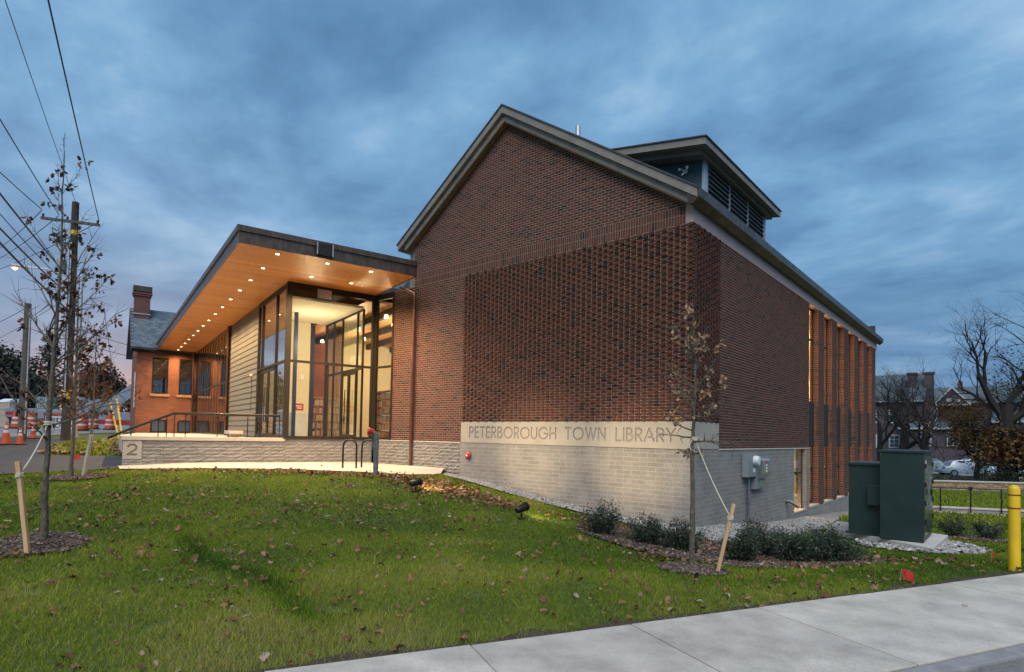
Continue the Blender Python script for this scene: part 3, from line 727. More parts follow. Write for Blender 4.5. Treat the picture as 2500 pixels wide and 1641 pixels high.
# carved stone name band
def seg_quads(pts, w):
    Q = []
    for a, b in zip(pts[:-1], pts[1:]):
        a = np.array(a, float); b = np.array(b, float); d = b-a; l = np.hypot(*d)
        if l < 1e-6: continue
        d /= l; n = np.array([-d[1], d[0]])*w/2; e = d*w*.30
        Q.append([a-e-n, b+e-n, b+e+n, a-e+n])
    return Q
def arc(cx, cy, r, a0, a1, n=14, ry=None):
    return [(cx+r*math.cos(R(a0+(a1-a0)*i/n)), cy+(ry or r)*math.sin(R(a0+(a1-a0)*i/n))) for i in range(n+1)]
GL = {'P': (.5, [[(0, 0), (0, 1)], [(0, 1), (.24, 1)]+arc(.24, .74, .26, 90, -90)+[(0, .48)]]),
      'E': (.45, [[(0, 0), (0, 1)], [(0, 1), (.45, 1)], [(0, .5), (.42, .5)], [(0, 0), (.45, 0)]]),
      'T': (.56, [[(0, 1), (.56, 1)], [(.28, 0), (.28, 1)]]),
      'R': (.52, [[(0, 0), (0, 1)], [(0, 1), (.24, 1)]+arc(.24, .74, .26, 90, -90)+[(0, .48)], [(.2, .48), (.52, 0)]]),
      'B': (.54, [[(0, 0), (0, 1)], [(0, 1), (.22, 1)]+arc(.22, .765, .235, 90, -90)+[(0, .53)], [(.24, .53)]+arc(.26, .265, .265, 90, -90)+[(0, 0)]]),
      'O': (1.0, [arc(.5, .5, .5, 0, 360, 30)]), 'U': (.62, [[(0, 1), (0, .31)]+arc(.31, .31, .31, 180, 360)+[(.62, 1)]]),
      'G': (.98, [arc(.5, .5, .5, 42, 352, 26)+[(.98, .47), (.56, .47)]]), 'H': (.62, [[(0, 0), (0, 1)], [(.62, 0), (.62, 1)], [(0, .5), (.62, .5)]]),
      'W': (1.0, [[(0, 1), (.26, 0)], [(.26, 0), (.5, 1)], [(.5, 1), (.74, 0)], [(.74, 0), (1.0, 1)]]), 'N': (.64, [[(0, 0), (0, 1)], [(0, 1), (.64, 0)], [(.64, 0), (.64, 1)]]),
      'L': (.42, [[(0, 1), (0, 0)], [(0, 0), (.42, 0)]]), 'I': (.02, [[(.01, 0), (.01, 1)]]), 'A': (.8, [[(0, 0), (.4, 1)], [(.4, 1), (.8, 0)], [(.14, .33), (.66, .33)]]),
      'Y': (.68, [[(0, 1), (.34, .48)], [(.68, 1), (.34, .48)], [(.34, .48), (.34, 0)]]),
      'D': (.7, [[(0, 0), (0, 1)], [(0, 1), (.2, 1)]+arc(.2, .5, .5, 90, -90)+[(0, 0)]]), 'C': (.8, [arc(.5, .5, .5, 45, 315, 22)]), 'S': (.5, [arc(.25, .74, .24, 40, 270, 12)+arc(.25, .25, .25, 90, -140, 12)]),
      '2': (.6, [arc(.3, .68, .3, 165, -40, 16)+[(.0, 0.0)], [(0, 0), (.62, 0)]]), '0': (.6, [arc(.3, .5, .3, 0, 360, 22, .5)]), '3': (.5, [arc(.22, .74, .25, 140, -80, 12), arc(.22, .25, .27, 80, -140, 12)]), '1': (.1, [[(.05, 0), (.05, 1)]])}
def text_quads(s, x0, x1, z0, h, w, gap=.26, space=.52):
    tot = 0; adv = []
    for ch in s:
        a = space if ch == ' ' else GL[ch][0]
        adv.append((tot, a)); tot += a+gap
    tot -= gap; kx = (x1-x0)/tot; Q = []
    for ch, (t, a) in zip(s, adv):
        if ch == ' ': continue
        for st in GL[ch][1]:
            Q.append(seg_quads([(x0+(t+p[0])*kx, z0+p[1]*h) for p in st], w))
    return [q for g in Q for q in g]
def engrave(name, m, parent, u0, u1, z0, z1, quads, depth, thick, y=0.0, frame=None):
    """a stone slab whose face has the strokes cut in"""
    V = [Vector((u0, z0)), Vector((u1, z0)), Vector((u1, z1)), Vector((u0, z1))]; Fc = [[0, 1, 2, 3]]
    for q in quads:
        if max(p[0] for p in q) < u0+.005 or min(p[0] for p in q) > u1-.005: continue
        o = len(V); V += [Vector((min(max(p[0], u0+.004), u1-.004), p[1])) for p in q]; Fc.append([o, o+1, o+2, o+3])
    r = delaunay_2d_cdt(V, [], Fc, 0, 1e-5)
    co = [(v.x, v.y) for v in r[0]]; mb = MB(); hole = [any(i > 0 for i in f) for f in r[5]]
    def P(p, yy): return (p[0], yy, p[1]) if frame is None else frame(p[0], yy, p[1])
    ed = {}
    for f, hl in zip(r[2], hole):
        mb.add([P(co[i], y+depth if hl else y) for i in f], [tuple(range(len(f)))])
        for i in range(len(f)):
            ed.setdefault(tuple(sorted((f[i], f[(i+1) % len(f)]))), []).append(hl)
    for (a, b), hs in ed.items():
        if len(hs) == 2 and hs[0] != hs[1]:
            mb.add([P(co[a], y), P(co[b], y), P(co[b], y+depth), P(co[a], y+depth)], [(0, 1, 2, 3)])
    c = [(u0, z0), (u1, z0), (u1, z1), (u0, z1)]
    for i in range(4):
        a, b = c[i], c[(i+1) % 4]; mb.add([P(a, y), P(b, y), P(b, y+thick), P(a, y+thick)], [(0, 1, 2, 3)])
    return mb.build(name, m, parent)
TQ = text_quads('PETERBOROUGH TOWN LIBRARY', -6.66, -.36, .17, .285, .044)
cuts = [-7.028, -4.9, -3.45, -2.0, .022]
for a, b in zip(cuts[:-1], cuts[1:]):
    engrave('name_stone', 'limestone', lib, a+.0015, b-.0015, .012, .612, TQ, .045, .16, y=-.022)
MB().box(-.1, .022, .142, 1.485, .012, .612).build('name_stone', 'limestone', lib, bevel=.003)

# roof: layered slabs extruded along the building
def chev(top, th, xr, xl):
    f = lambda x: top-ROOF_M*abs(x-RIDGE_X)
    return [(xl, f(xl)), (RIDGE_X, top), (xr, f(xr)), (xr, f(xr)-th), (RIDGE_X, top-th), (xl, f(xl)-th)]
MB().prism(chev(9.125, .18, .05, -9.60), -.20, 22.8, 'y').build('inner_cornice', 'fascia_paint', lib)
MB().prism(chev(9.325, .195, .205, -9.84), -.30, 22.95, 'y').build('outer_cornice', 'fascia_paint', lib)
MB().prism(chev(9.375, .045, .235, -9.88), -.325, 23.0, 'y').build('shingle_roof', 'shingle', lib)
# dark underside boards of the rake
for xr in (1, -1):
    X1 = .04 if xr > 0 else -9.55
    f = lambda x: SOF-ROOF_M*abs(x-RIDGE_X)-.003
    MB().prism([(RIDGE_X, f(RIDGE_X)), (X1, f(X1)), (X1, f(X1)-.02), (RIDGE_X, f(RIDGE_X)-.02)], -.19, -.01, 'y').build('rake_soffit', 'soffit_dark', lib)
# eave gutters in dark copper, jointed every 3 m
for i in range(8):
    a = -.28+2.95*i; b = min(a+2.946, 22.9)
    MB().prism([(-.02, 5.36), (.06, 5.245), (.10, 5.245), (.245, 5.36), (.262, 5.545), (.24, 5.55), (.20, 5.49), (-.02, 5.49)], a, b, 'y').build('gutter', 'copper_dark', lib)
box('left_wall', 'fascia_paint', lib, -9.62, -9.36, .05, 22.4, 4.9, 6.45)
box('back_wall', 'far_brick', lib, -9.3, -.05, 22.45, 22.6, -3.0, 6.2)
MB().tube([(-4.1, 1.5, 8.0), (-4.1, 1.5, 9.06)], .075, 12).build('vent_pipe', 'galv', lib, smooth=True)
# clerestory dormer with louvres
dz = lambda x: 7.41+.18*(-.25-x)
dorm = MB().prism([(-.62, 5.9), (-.62, dz(-.62)-.27), (-3.4, dz(-3.4)-.27), (-3.4, 7.4)], 1.86, 6.68, 'y').build('dormer', 'teal_panel', lib)
MB().prism([(-.25, dz(-.25)-.17), (-.25, dz(-.25)), (-4.4, dz(-4.4)), (-4.4, dz(-4.4)-.17)], 1.23, 7.12, 'y').build('dormer_fascia', 'fascia_paint', dorm)
MB().prism([(-.22, dz(-.25)), (-.22, dz(-.25)+.03), (-4.4, dz(-4.4)+.03), (-4.4, dz(-4.4))], 1.20, 7.15, 'y').build('dormer_roof', 'shingle', dorm)
MB().prism([(-.45, dz(-.45)-.285), (-.45, dz(-.45)-.172), (-4.4, dz(-4.4)-.172), (-4.4, dz(-4.4)-.285)], 1.50, 6.95, 'y').build('dormer_inner_fascia', 'fascia_paint', dorm)
box('louvre_void', 'bronze', dorm, -.64, -.60, 2.05, 6.5, 6.0, 7.18)
for yy, wd in ((1.90, .17), (6.56, .12)):
    box('corner_post', 'galv', dorm, -.70, -.55, yy, yy+wd, 5.9, dz(-.6)-.28)
for yy in (2.10, 3.62, 5.05, 6.48):
    box('louvre_mullion', 'galv', dorm, -.595, -.555, yy, yy+.04, 5.9, 7.2)
for i in range(8):
    zz = 6.16+.128*i
    MB().prism([(-.60, zz+.02), (-.555, zz), (-.55, zz+.014), (-.595, zz+.034)], 2.1, 6.5, 'y').build('louvre_slat', 'pole_galv', dorm)
sc_t = thing('security_camera', 'small white floodlight camera on the dark dormer wall', 'camera', (-1.02, 1.85, 7.0))
MB().lathe([(.06, 0), (.06, .03)], 12).build('base_plate', 'white_paint', sc_t).rotation_euler = (R(90), 0, 0)
for dx in (-.08, .08):
    MB().tube([(dx*.3, -.03, 0), (dx, -.10, .05), (dx*1.3, -.16, .03)], [.015, .025, .035], 10).build('lamp_head', 'white_paint', sc_t, smooth=True)
MB().tube([(0, -.03, 0), (-.02, -.1, -.08), (-.02, -.16, -.12)], [.015, .022, .03], 10).build('sensor', 'white_paint', sc_t, smooth=True)

# tall slot windows of the right wall
for i in range(NS):
    a = SLOT0+SLOTP*i; b = a+SLOTW
    w = box('window', 'bronze', lib, -.215, -.185, a+.002, a+.07, -1.945, 4.94)
    box('frame', 'bronze', w, -.215, -.185, b-.07, b-.002, -1.945, 4.94)
    for zz in (3.80, 1.58, .03, -.80, -1.94, 4.87): box('frame', 'bronze', w, -.215, -.185, a+.075, b-.075, zz, zz+.06)
    box('glass', 'glass', w, -.203, -.197, a+.07, b-.07, -1.88, 0.02)
    box('glass', 'glass', w, -.203, -.197, a+.07, b-.07, 1.62, 4.87)
    box('spandrel_panel', 'bronze', w, -.19, -.05, a+.05, b-.35, .04, 1.60)
    box('sill', 'limestone', w, -.30, .045, a-.02, b+.02, -2.03, -1.955)
w = box('basement_window', 'bronze', lib, -.115, -.09, 7.67, 7.73, -1.99, -.01)
box('frame', 'bronze', w, -.115, -.09, 9.02, 9.07, -1.99, -.01)
box('frame', 'bronze', w, -.115, -.09, 7.735, 9.015, -.82, -.76)
box('glass', 'glass', w, -.104, -.099, 7.73, 9.02, -1.99, -.01)
box('sill', 'limestone', w, -.12, .05, 7.66, 9.08, -2.035, -1.995)
# lit rooms behind the slots
rm = MB().box(-5.0, -4.9, 7, 22.4, -2.1, 4.94).build('interior_wall', 'cream', lib)
box('interior_ceiling', 'ceiling_white', lib, -5.0, -.3, 7, 22.4, 4.95, 5.05)
box('interior_floor', 'floor_tile', lib, -5.0, -.31, 7, 22.4, -2.2, -2.1)
box('interior_floor', 'floor_tile', lib, -5.0, -.6, 9.2, 22.4, .1, .3)
box('interior_wall', 'cream', lib, -5.0, -.31, 6.9, 7.0, -2.1, 4.94)
for i in range(NS):
    MB().box(-.62, -.52, SLOT0+SLOTP*i+.12, SLOT0+SLOTP*i+.42, -1.9, 0.0).box(-.62, -.52, SLOT0+SLOTP*i+.12, SLOT0+SLOTP*i+.42, .35, 4.9).build('roller_blind', 'cream', lib)
def lamp(name, kind, loc, energy, color=(1, .72, .42), parent=None, size=.3, rot=None, spot=None, blend=.5):
    d = bpy.data.lights.new(name, kind); d.energy = energy; d.color = color
    if kind == 'AREA': d.shape = 'DISK'; d.size = size
    else: d.shadow_soft_size = size
    if kind == 'SPOT': d.spot_size = R(spot); d.spot_blend = blend
    o = bpy.data.objects.new(name, d); col.objects.link(o); o.location = loc
    if rot is not None: o.rotation_euler = rot
    if parent is not None: o.parent = parent
    return o
for i in range(NS):
    y = SLOT0+SLOTP*i-.30
    for zz, en in ((4.0, 62), (2.3, 62), (-.5, 42), (-1.4, 30)):
        lamp('interior_lamp', 'POINT', (-.50, y, zz), en, (1, .52, .18), lib, .12)  # unseen point lamps set behind the piers to light the slot jambs
lamp('interior_lamp', 'POINT', (-.45, 7.35, -1.0), 30, (1, .72, .40), lib, .2)  # unseen, set behind the wall to light the basement window

# ------------------------------------------------------------------ glass entrance lobby (local frame: x = p toward the camera side, y = q back along the glass)
lob = thing('entrance_lobby', 'glass corner entrance lobby under a long wood lined copper edged canopy', 'building', (GX, GY, 0), LA)
ZS = 4.945
PC0, PC1, QC0, QC1 = -21.35, 3.25, -2.07, 2.83
canopy = MB().prism([(PC1-.04, QC0+.04), (PC1-.04, QC1-.02), (0.0, QC1-.02), (-.02, 6.5), (PC0+.3, 6.5), (PC0+.3, QC0+.04)], ZS+.03, 5.34, 'z').build('canopy', 'shingle', lob)
box('soffit', 'plank_gap', lob, PC0, PC1-.03, QC0+.03, -.02, ZS+.018, ZS+.028)
box('soffit', 'plank_gap', lob, .02, PC1-.03, -.02, QC1-.03, ZS+.018, ZS+.028)
pl = []
PW = .135; npl = int((PC1-.05-PC0)/PW)
lights_p = [2.82-1.672*i for i in range(15)]
for i in range(npl):
    p = PC1-.05-PW*(i+.5)
    q1 = QC1-.03 if p-PW/2 > .02 else -.01
    pl.append((p, (QC0+.02+q1)/2, ZS+.009, PW-.009, q1-QC0-.02, .018, float(rng.random())))
pieces(canopy, 'soffit_board', pl, 'plank', limit=300, PM=LM)
# cube piece has no back/bottom problem: CUBE_F lacks only the +y face
# copper fascia: lower band and proud upper band in sheets
def fascia(a, b, side):
    if side == 'front':
        box('fascia_sheet', 'copper_purple', lob, PC1-.03, PC1, a, b, ZS-.02, 5.225); box('fascia_cap', 'copper_purple', lob, PC1-.03, PC1+.045, a, b, 5.228, 5.375)
    else:
        box('fascia_sheet', 'copper_purple', lob, a, b, QC0, QC0+.03, ZS-.02, 5.225); box('fascia_cap', 'copper_purple', lob, a, b, QC0-.045, QC0+.03, 5.228, 5.375)
e = np.linspace(QC0+.034, QC1, 4)
for a, b in zip(e[:-1], e[1:]): fascia(a+.002, b-.002, 'front')
e = np.linspace(PC1-.032, PC0, 12)
for a, b in zip(e[1:], e[:-1]): fascia(a+.002, b-.002, 'side')
MB().box(PC1-.034, PC1+.044, QC0-.044, QC0+.032, 5.2285, 5.3745).box(PC1-.032, PC1-.001, QC0+.001, QC0+.033, ZS-.019, 5.2245).build('fascia_corner', 'copper_purple', lob)
box('fascia_end', 'copper_purple', lob, .0, PC1-.034, QC1-.026, QC1, ZS-.02, 5.30)
scup = box('scupper_box', 'bronze', lob, PC1+.002, PC1+.10, -.16, .27, 5.0, 5.31)
box('scupper_flange', 'galv', scup, PC1+.101, PC1+.108, -.17, -.14, 4.99, 5.32); box('scupper_flange', 'galv', scup, PC1+.101, PC1+.108, .25, .28, 4.99, 5.32)
# recessed downlights, each with its own lamp
def downlight(p, q, on=True):
    d = box('downlight', 'bronze', lob, p-.065, p+.065, q-.065, q+.065, ZS-.006, ZS-.001)
    box('lens', 'lens', d, p-.045, p+.045, q-.045, q+.045, ZS-.010, ZS-.0065)
    lamp('downlight_beam', 'SPOT', (p, q, ZS-.02), 430, (1, .64, .31), lob, .06, (0, 0, 0), 150, .8)
for p in lights_p: downlight(p, -1.04)
for p, q in ((2.82, .29), (2.82, 1.56), (1.12, .35), (1.15, 1.58)): downlight(p, q)
for p, q in ((-.56, -.75), (-3.9, -.74), (-7.23, -.72), (-10.49, -.72), (-13.8, -.70), (-17.4, -.67), (1.15, 1.94)):
    MB().lathe([(.03, 0), (.03, -.01), (.01, -.02), (.01, -.035), (.022, -.04)], 10, (p, q, ZS)).build('sprinkler_head', 'stainless', lob)

# glass corner: frames and panes, each bar and pane on its own
def bar(name, x0, x1, y0, y1, z0, z1, par=lob, m='bronze'): return box(name, m, par, x0, x1, y0, y1, z0, z1)
box('base_wall', 'split_mortar', lob, -.25, .005, 0.0, 2.86, -1.2, -.004)
q_g = 2.78
bar('corner_mullion', -.09, .06, -.06, .09, 0, ZS)
bar('corner_mullion', -.06, .06, q_g-.02, q_g+.09, 0, ZS)
for z0, z1 in ((0.0, .09), (2.43, 2.50), (4.76, ZS)): bar('frame_rail', -.05, .05, .092, q_g-.022, z0, z1)
bar('frame_mullion', -.05, .045, 1.26, 1.32, .092, 2.428)
bar('glass_pane', -.006, .006, .09, q_g-.02, 2.50, 4.76, m='glass')
bar('glass_pane', -.006, .006, .09, 1.26, .09, 2.43, m='glass'); bar('glass_pane', -.006, .006, 1.32, q_g-.02, .09, 2.43, m='glass')
sp = box('name_plate', 'bronze', lob, .052, .075, .84, 1.34, 4.55, 4.88)
box('plate_face', 'galv', sp, .0755, .079, .86, 1.32, 4.57, 4.86)
# door side, q = 0
for p0, p1 in ((-4.05, -3.93), (-3.42, -3.36), (-1.41, -1.35)): bar('frame_mullion', p0, p1, -.05, .05, 0, ZS-.005)
for a, b in ((-3.93, -3.42), (-3.36, -1.41), (-1.35, -.09)):
    for z0, z1 in ((2.43, 2.50), (4.78, ZS-.005)): bar('frame_rail', a+.001, b-.001, -.045, .045, z0, z1)
    bar('glass_pane', a, b, -.005, .005, 2.50, 4.78, m='glass_coated')
for a, b in ((-3.93, -3.42), (-1.35, -.09)):
    bar('frame_rail', a+.001, b-.001, -.045, .045, 0, .12); bar('glass_pane', a, b, -.005, .005, .12, 2.43, m='glass_coated')
def door(p0, p1, y, par, hand):
    d = MB().box(p0, p0+.09, y-.025, y+.025, .01, 2.42).box(p1-.09, p1, y-.025, y+.025, .01, 2.42).box(p0+.09, p1-.09, y-.025, y+.025, .01, .16).box(p0+.09, p1-.09, y-.025, y+.025, 2.28, 2.42).build('door', 'bronze', par)
    box('glass', 'glass', d, p0+.09, p1-.09, y-.005, y+.005, .16, 2.28)
    hp = p1-.14 if hand > 0 else p0+.14
    MB().tube([(hp, y-.03, .55), (hp, y-.09, .55), (hp, y-.09, 1.75), (hp, y-.03, 1.75)], .018, 8).build('handle', 'black_steel', d, smooth=True)
    return d
door(-3.355, -2.39, 0.0, lob, 1); door(-2.38, -1.415, 0.0, lob, -1)
# narrow pane in the plane of the brick front (world coordinates, under the wing)
nar = box('entrance_sidelight', 'bronze', lib, -11.38, -11.24, -.02, .08, 0, ZS)
box('frame', 'bronze', nar, -10.40, -10.325, -.02, .08, 0, ZS)
for z0, z1 in ((0, .09), (2.43, 2.50), (4.76, ZS)): box('frame', 'bronze', nar, -11.239, -10.401, -.01, .07, z0, z1)
box('glass', 'glass', nar, -11.24, -10.40, .025, .035, .09, 2.43); box('glass', 'glass', nar, -11.24, -10.40, .025, .035, 2.5, 4.76)
# clapboard wall, board by board
sdw = box('siding_wall', 'siding', lob, -9.62, -4.06, .0, .12, -.02, ZS)
nb = 23
for i in range(nb):
    z0 = .02+i*(ZS-.03)/nb; z1 = z0+(ZS-.03)/nb+.012
    MB().prism([(-.030, z0), (-.004, z0), (-.004, min(z1, ZS-.004)), (-.008, min(z1, ZS-.004))], -9.60, -4.07, 'x').build('siding_board', 'siding', sdw)
box('corner_board', 'bronze', lob, -9.70, -9.605, -.04, .1, 0, ZS)
# curtain wall in front of the link
cw = box('curtain_wall', 'copper_pipe', lob, -10.02, -9.90, -.05, .05, 0, ZS)
for z0, z1 in ((.02, .10), (2.43, 2.49), (4.84, ZS)): box('rail', 'copper_pipe' if z0 > 4 else 'bronze', cw, -21.28, -10.03, -.04, .04, z0, z1)
ps = np.linspace(-21.25, -10.05, 14)
for i, p in enumerate(ps): box('mullion', 'bronze', cw, p-.025, p+.025, -.06, -.041, .02, 4.84)
for a, b in zip(ps[:-1], ps[1:]):
    box('pane', 'glass_dark', cw, a+.02, b-.02, -.005, .005, .10, 2.43); box('pane', 'glass_dark', cw, a+.02, b-.02, -.005, .005, 2.49, 4.84)
box('kerb', 'concrete_pale', lob, -21.3, -9.75, -.18, .1, -.05, .022)
box('link_back_wall', 'cream', lob, -21.2, -9.9, 2.6, 2.7, 0, 4.9)
# vestibule and library interior
box('lobby_floor', 'floor_tile', lob, -9.6, -.05, .05, 10, -.06, .01)
MB().prism([(-.05, 3.0), (2.4, 3.6), (2.4, 10), (-.05, 10)], -.06, .008, 'z').build('lobby_floor', 'floor_tile', lob)
box('vestibule_ceiling', 'ceiling_white', lob, -4.0, -.08, .08, 2.48, 4.47, 4.55)
box('library_ceiling', 'wood_panel', lob, -9.6, .0, 2.55, 10, 4.72, 4.80)
box('library_ceiling', 'wood_panel', lob, .0, 2.4, 3.5, 10, 4.72, 4.80)
box('interior_wall', 'cream', lob, -9.6, 2.5, 9.9, 10, 0, 4.8)
box('interior_wall', 'cream', lob, -9.62, -9.5, .12, 10, 0, 4.8)
box('brick_chimney_breast', 'old_brick', lob, -9.49, -9.3, 3.6, 5.0, 0, 4.7)
box('interior_wall', 'cream', lob, -9.5, -4.06, .12, .18, 0, 4.8)
box('vestibule_wall', 'cream', lob, -4.12, -4.02, .10, 1.86, 0, 4.47)
box('interior_column', 'blue_column', lob, -2.3, -2.2, .78, .90, 0, 4.47)
box('interior_column', 'blue_column', lob, -6.0, -5.88, 2.45, 2.6, 0, 4.72)
box('interior_column', 'wood_panel', lob, -9.3, -9.2, 2.9, 3.5, 0, 4.7)
ves = box('vestibule_screen', 'bronze', lob, -4.05, -3.95, 2.46, 2.54, 0, 4.47)
for p in (-3.1, -2.14, -.62, -.1): box('mullion', 'bronze', ves, p-.02, p+.02, 2.465, 2.535, 0, 4.466)
for z0, z1 in ((2.40, 2.48), (4.40, 4.465), (.0, .06)): box('rail', 'bronze', ves, -3.94, -.14, 2.47, 2.53, z0, z1)
box('pane', 'glass_inner', ves, -3.94, -.14, 2.497, 2.503, 2.48, 4.40)
box('pane', 'glass_inner', ves, -3.94, -2.17, 2.497, 2.503, .06, 2.40); box('pane', 'glass_inner', ves, -.59, -.13, 2.497, 2.503, .06, 2.40)
door(-2.11, -1.39, 2.5, lob, 1); door(-1.38, -.65, 2.5, lob, -1)
box('thermostat', 'white_print', lob, -4.019, -4.0, 1.52, 1.66, 2.25, 2.42)
for q0, z0 in ((1.15, 1.05),):
    rs = box('red_notice', 'red_sign', lob, -4.019, -4.006, q0+.12, q0+.52, z0, z0+.26)
    box('notice_text', 'white_print', rs, -4.0055, -4.004, q0+.22, q0+.46, z0+.15, z0+.19); box('notice_text', 'white_print', rs, -4.0055, -4.004, q0+.28, q0+.46, z0+.07, z0+.11)
rs = box('red_notice', 'red_sign', lob, .4, .9, 5.4, 5.41, 1.15, 1.45)
box('drop_box', 'white_paint', lob, -3.95, -3.6, 1.15, 1.7, .02, .95, bevel=.02)
# tall windows band of warm wood and stair panel beyond
box('stair_panel', 'wood_panel', lob, -4.4, -.6, 7.6, 7.7, 0, 2.3)
for i in range(14):
    p = -4.3+.27*i; box('stair_baluster', 'bronze', lob, p, p+.02, 7.4, 7.42, .2, 1.2)
MB().tube([(-4.4, 7.4, .9), (-2.6, 7.4, 1.5), (-1.0, 7.4, 2.2)], .03, 8).build('stair_handrail', 'wood_panel', lob)
for i in range(5):
    box('roof_beam', 'bronze', lob, -9.4, 2.3, 3.6+1.3*i, 3.75+1.3*i, 4.45, 4.70)
for p, q in ((-7.5, 3.4), (-5.5, 4.6), (-3.5, 3.6), (-3.2, 5.2), (-1.5, 4.2), (-1.2, 6.0), (-.3, 3.4), (.4, 5.0)):
    MB().tube([(p, q, 4.42), (p, q, 4.30)], [.05, .08], 12).build('pendant_lamp', 'lens', lob)
# bookshelves with books
def bookcase(p0, q0, w, depth, h, n, along, label):
    b = thing('bookcase', label, 'bookcase', (0, 0, 0)); b.matrix_basis = LM.copy()
    def bxx(nm, m, a0, a1, d0, d1, z0, z1):
        return box(nm, m, b, p0+a0, p0+a1, q0+d0, q0+d1, z0, z1) if along == 'p' else box(nm, m, b, p0+d0, p0+d1, q0+a0, q0+a1, z0, z1)
    for i in range(n+1): bxx('shelf', 'wood_panel', 0, w, 0, depth, .05+i*(h-.08)/n, .08+i*(h-.08)/n)
    bxx('side', 'wood_panel', -.03, -.001, 0, depth, 0, h); bxx('side', 'wood_panel', w+.001, w+.03, 0, depth, 0, h)
    it = []
    for i in range(n):
        a = .02; zb = .081+i*(h-.08)/n; hh = (h-.08)/n-.05
        while a < w-.05:
            t = rng.uniform(.02, .05); bh = hh*rng.uniform(.6, .95); bd = depth*rng.uniform(.6, .85)
            if rng.random() > .08:
                it.append((p0+a+t/2, q0+depth*.5, zb+bh/2, t, bd, bh, float(rng.random())) if along == 'p' else (p0+depth*.5, q0+a+t/2, zb+bh/2, bd, t, bh, float(rng.random())))
            a += t+.003
    A = np.einsum('ij,mj->mij', ID3, np.array(it)[:, 3:6])
    bv = np.r_[CUBE_V]; bf = CUBE_F+[(2, 3, 7, 6)]
    scatter('book_rows', bv, bf, A, np.array(it)[:, :3], np.array(it)[:, 6], 'books', b)
bookcase(-7.1, 2.8, 1.7, .35, 1.75, 5, 'q', 'wooden bookcase of books seen through the left of the large lobby pane')
bookcase(-8.6, 9.3, 3.6, .4, 2.2, 6, 'p', 'wide bookcase of books on the back wall of the lit library')
t = thing('service_desk', 'wooden service desk inside the lit library', 'desk', (0, 0, 0)); t.matrix_basis = LM.copy()
box('front', 'wood_panel', t, -3.9, -1.9, 6.0, 6.1, .01, 1.05); box('top', 'bronze', t, -4.0, -1.8, 5.9, 6.7, 1.052, 1.10); box('monitor', 'black_steel', t, -3.1, -2.6, 6.3, 6.34, 1.2, 1.55)
bookcase(-4.2, 4.6, 2.6, .35, 1.95, 6, 'p', 'wooden bookcase of books seen behind the inner vestibule doors')
for p, q, z, en in ((-1.9, 1.3, 3.3, 62), (-6.5, 4.6, 3.5, 150), (-2.2, 4.9, 3.5, 165), (-.2, 7.0, 3.5, 120), (-5, 8, 3.5, 115)):
    lamp('interior_lamp', 'POINT', (p, q, z), en, (1, .76, .44), lob, .25)
lamp('interior_lamp', 'POINT', (-15, 1.4, 4.2), 25, (1, .70, .40), lob, .3)

# lobby base blocks
it = []
for k in range(10): block_course(it, .02, 2.86, -(k+.5)*BH, k, proud=.012)
it = [(-y, u, z, sx, sy, sz, t) for (u, y, z, sx, sy, sz, t) in it]
lbase = MB().box(-.2, .02, .02, 2.86, -.006, -.002).build('base_cap', 'block_mortar', lob)
pieces(lbase, 'block', it, 'block', RZ90, limit=120, PM=LM, mesh='split', field='blockwork')

# downspouts
def downspout(pts, r, label, loc=(0, 0, 0), M4=None):
    t = thing('downspout', label, 'downspout', loc, group='copper downspouts')
    if M4 is not None: t.matrix_basis = M4
    MB().tube(pts, r, 12).build('pipe', 'copper_pipe', t, smooth=True)
    x, y, z = pts[-1]
    for zz in np.arange(z+.8, pts[-3][2]-.2, 1.4):
        MB().lathe([(r*1.25, -.02), (r*1.25, .02)], 12, (x, y, float(zz))).build('strap', 'copper_pipe', t)
    return t
downspout([(-9.72, -.25, 4.93), (-9.55, -.2, 4.86), (-9.22, -.09, 4.70), (-9.2, -.08, 4.5), (-9.2, -.085, -.80)], .05, 'tall copper downspout where the canopy meets the dark brick front')
downspout([(-9.78, -.10, ZS-.01), (-9.78, -.10, 4.8), (-9.80, -.11, 4.6), (-9.80, -.11, .0)], .055, 'copper downspout beside the clapboard wall', M4=LM.copy())
downspout([(-21.20, -.20, ZS-.01), (-21.22, -.16, 4.80), (-21.22, -.14, 4.5), (-21.22, -.14, .0)], .055, 'copper downspout against the old orange brick wall', M4=LM.copy())

# patio, retaining wall with the house number, railing, bench
struct(MB().prism([(-.05, -4.15), (-.05, -.02), (-3.0, -.19), (-21.3, -.19), (-21.3, -2.9), (-6, -4.15)], -.5, -.015, 'z').build('patio', 'concrete_pale')).matrix_basis = LM.copy()
rwl = thing('retaining_wall', 'low grey split block retaining wall with a concrete cap', 'wall', (GX, GY, 0), LA)
it = []
for k in range(8):
    zc = -.085-(k+.5)*BH
    block_course(it, -4.2 if zc < -.60 else -3.76, .015, zc, k, proud=.02)
it = [(-y, u, z, sx, sy, sz, t) for (u, y, z, sx, sy, sz, t) in it]
core = box('core', 'split_mortar', rwl, -.25, .006, -4.18, .012, -1.15, -.09)
pieces(core, 'block', it, 'block', RZ90, limit=300, PM=LM, mesh='split', field='blockwork')
for i in range(3): box('cap', 'concrete_pale', rwl, -.28, .05, -4.25+1.415*i, -4.25+1.415*(i+1)-.004, -.085, .025, bevel=.008)
engrave('number_panel', 'limestone', rwl, -4.21, -3.77, -.60, -.095, text_quads('2', -4.09, -3.90, -.48, .28, .052), .035, .1, frame=lambda u, y, z: (.03-y, u, z))
box('end_face', 'block', rwl, -.25, .02, -4.215, -4.185, -1.1, -.09)
rl = thing('railing', 'black steel handrail along the top of the retaining wall', 'railing', (GX, GY, 0), LA)
PR = -.14
RZ = [(-4.55, -.02), (-4.05, .24), (-3.02, .70), (-.12, .73)]
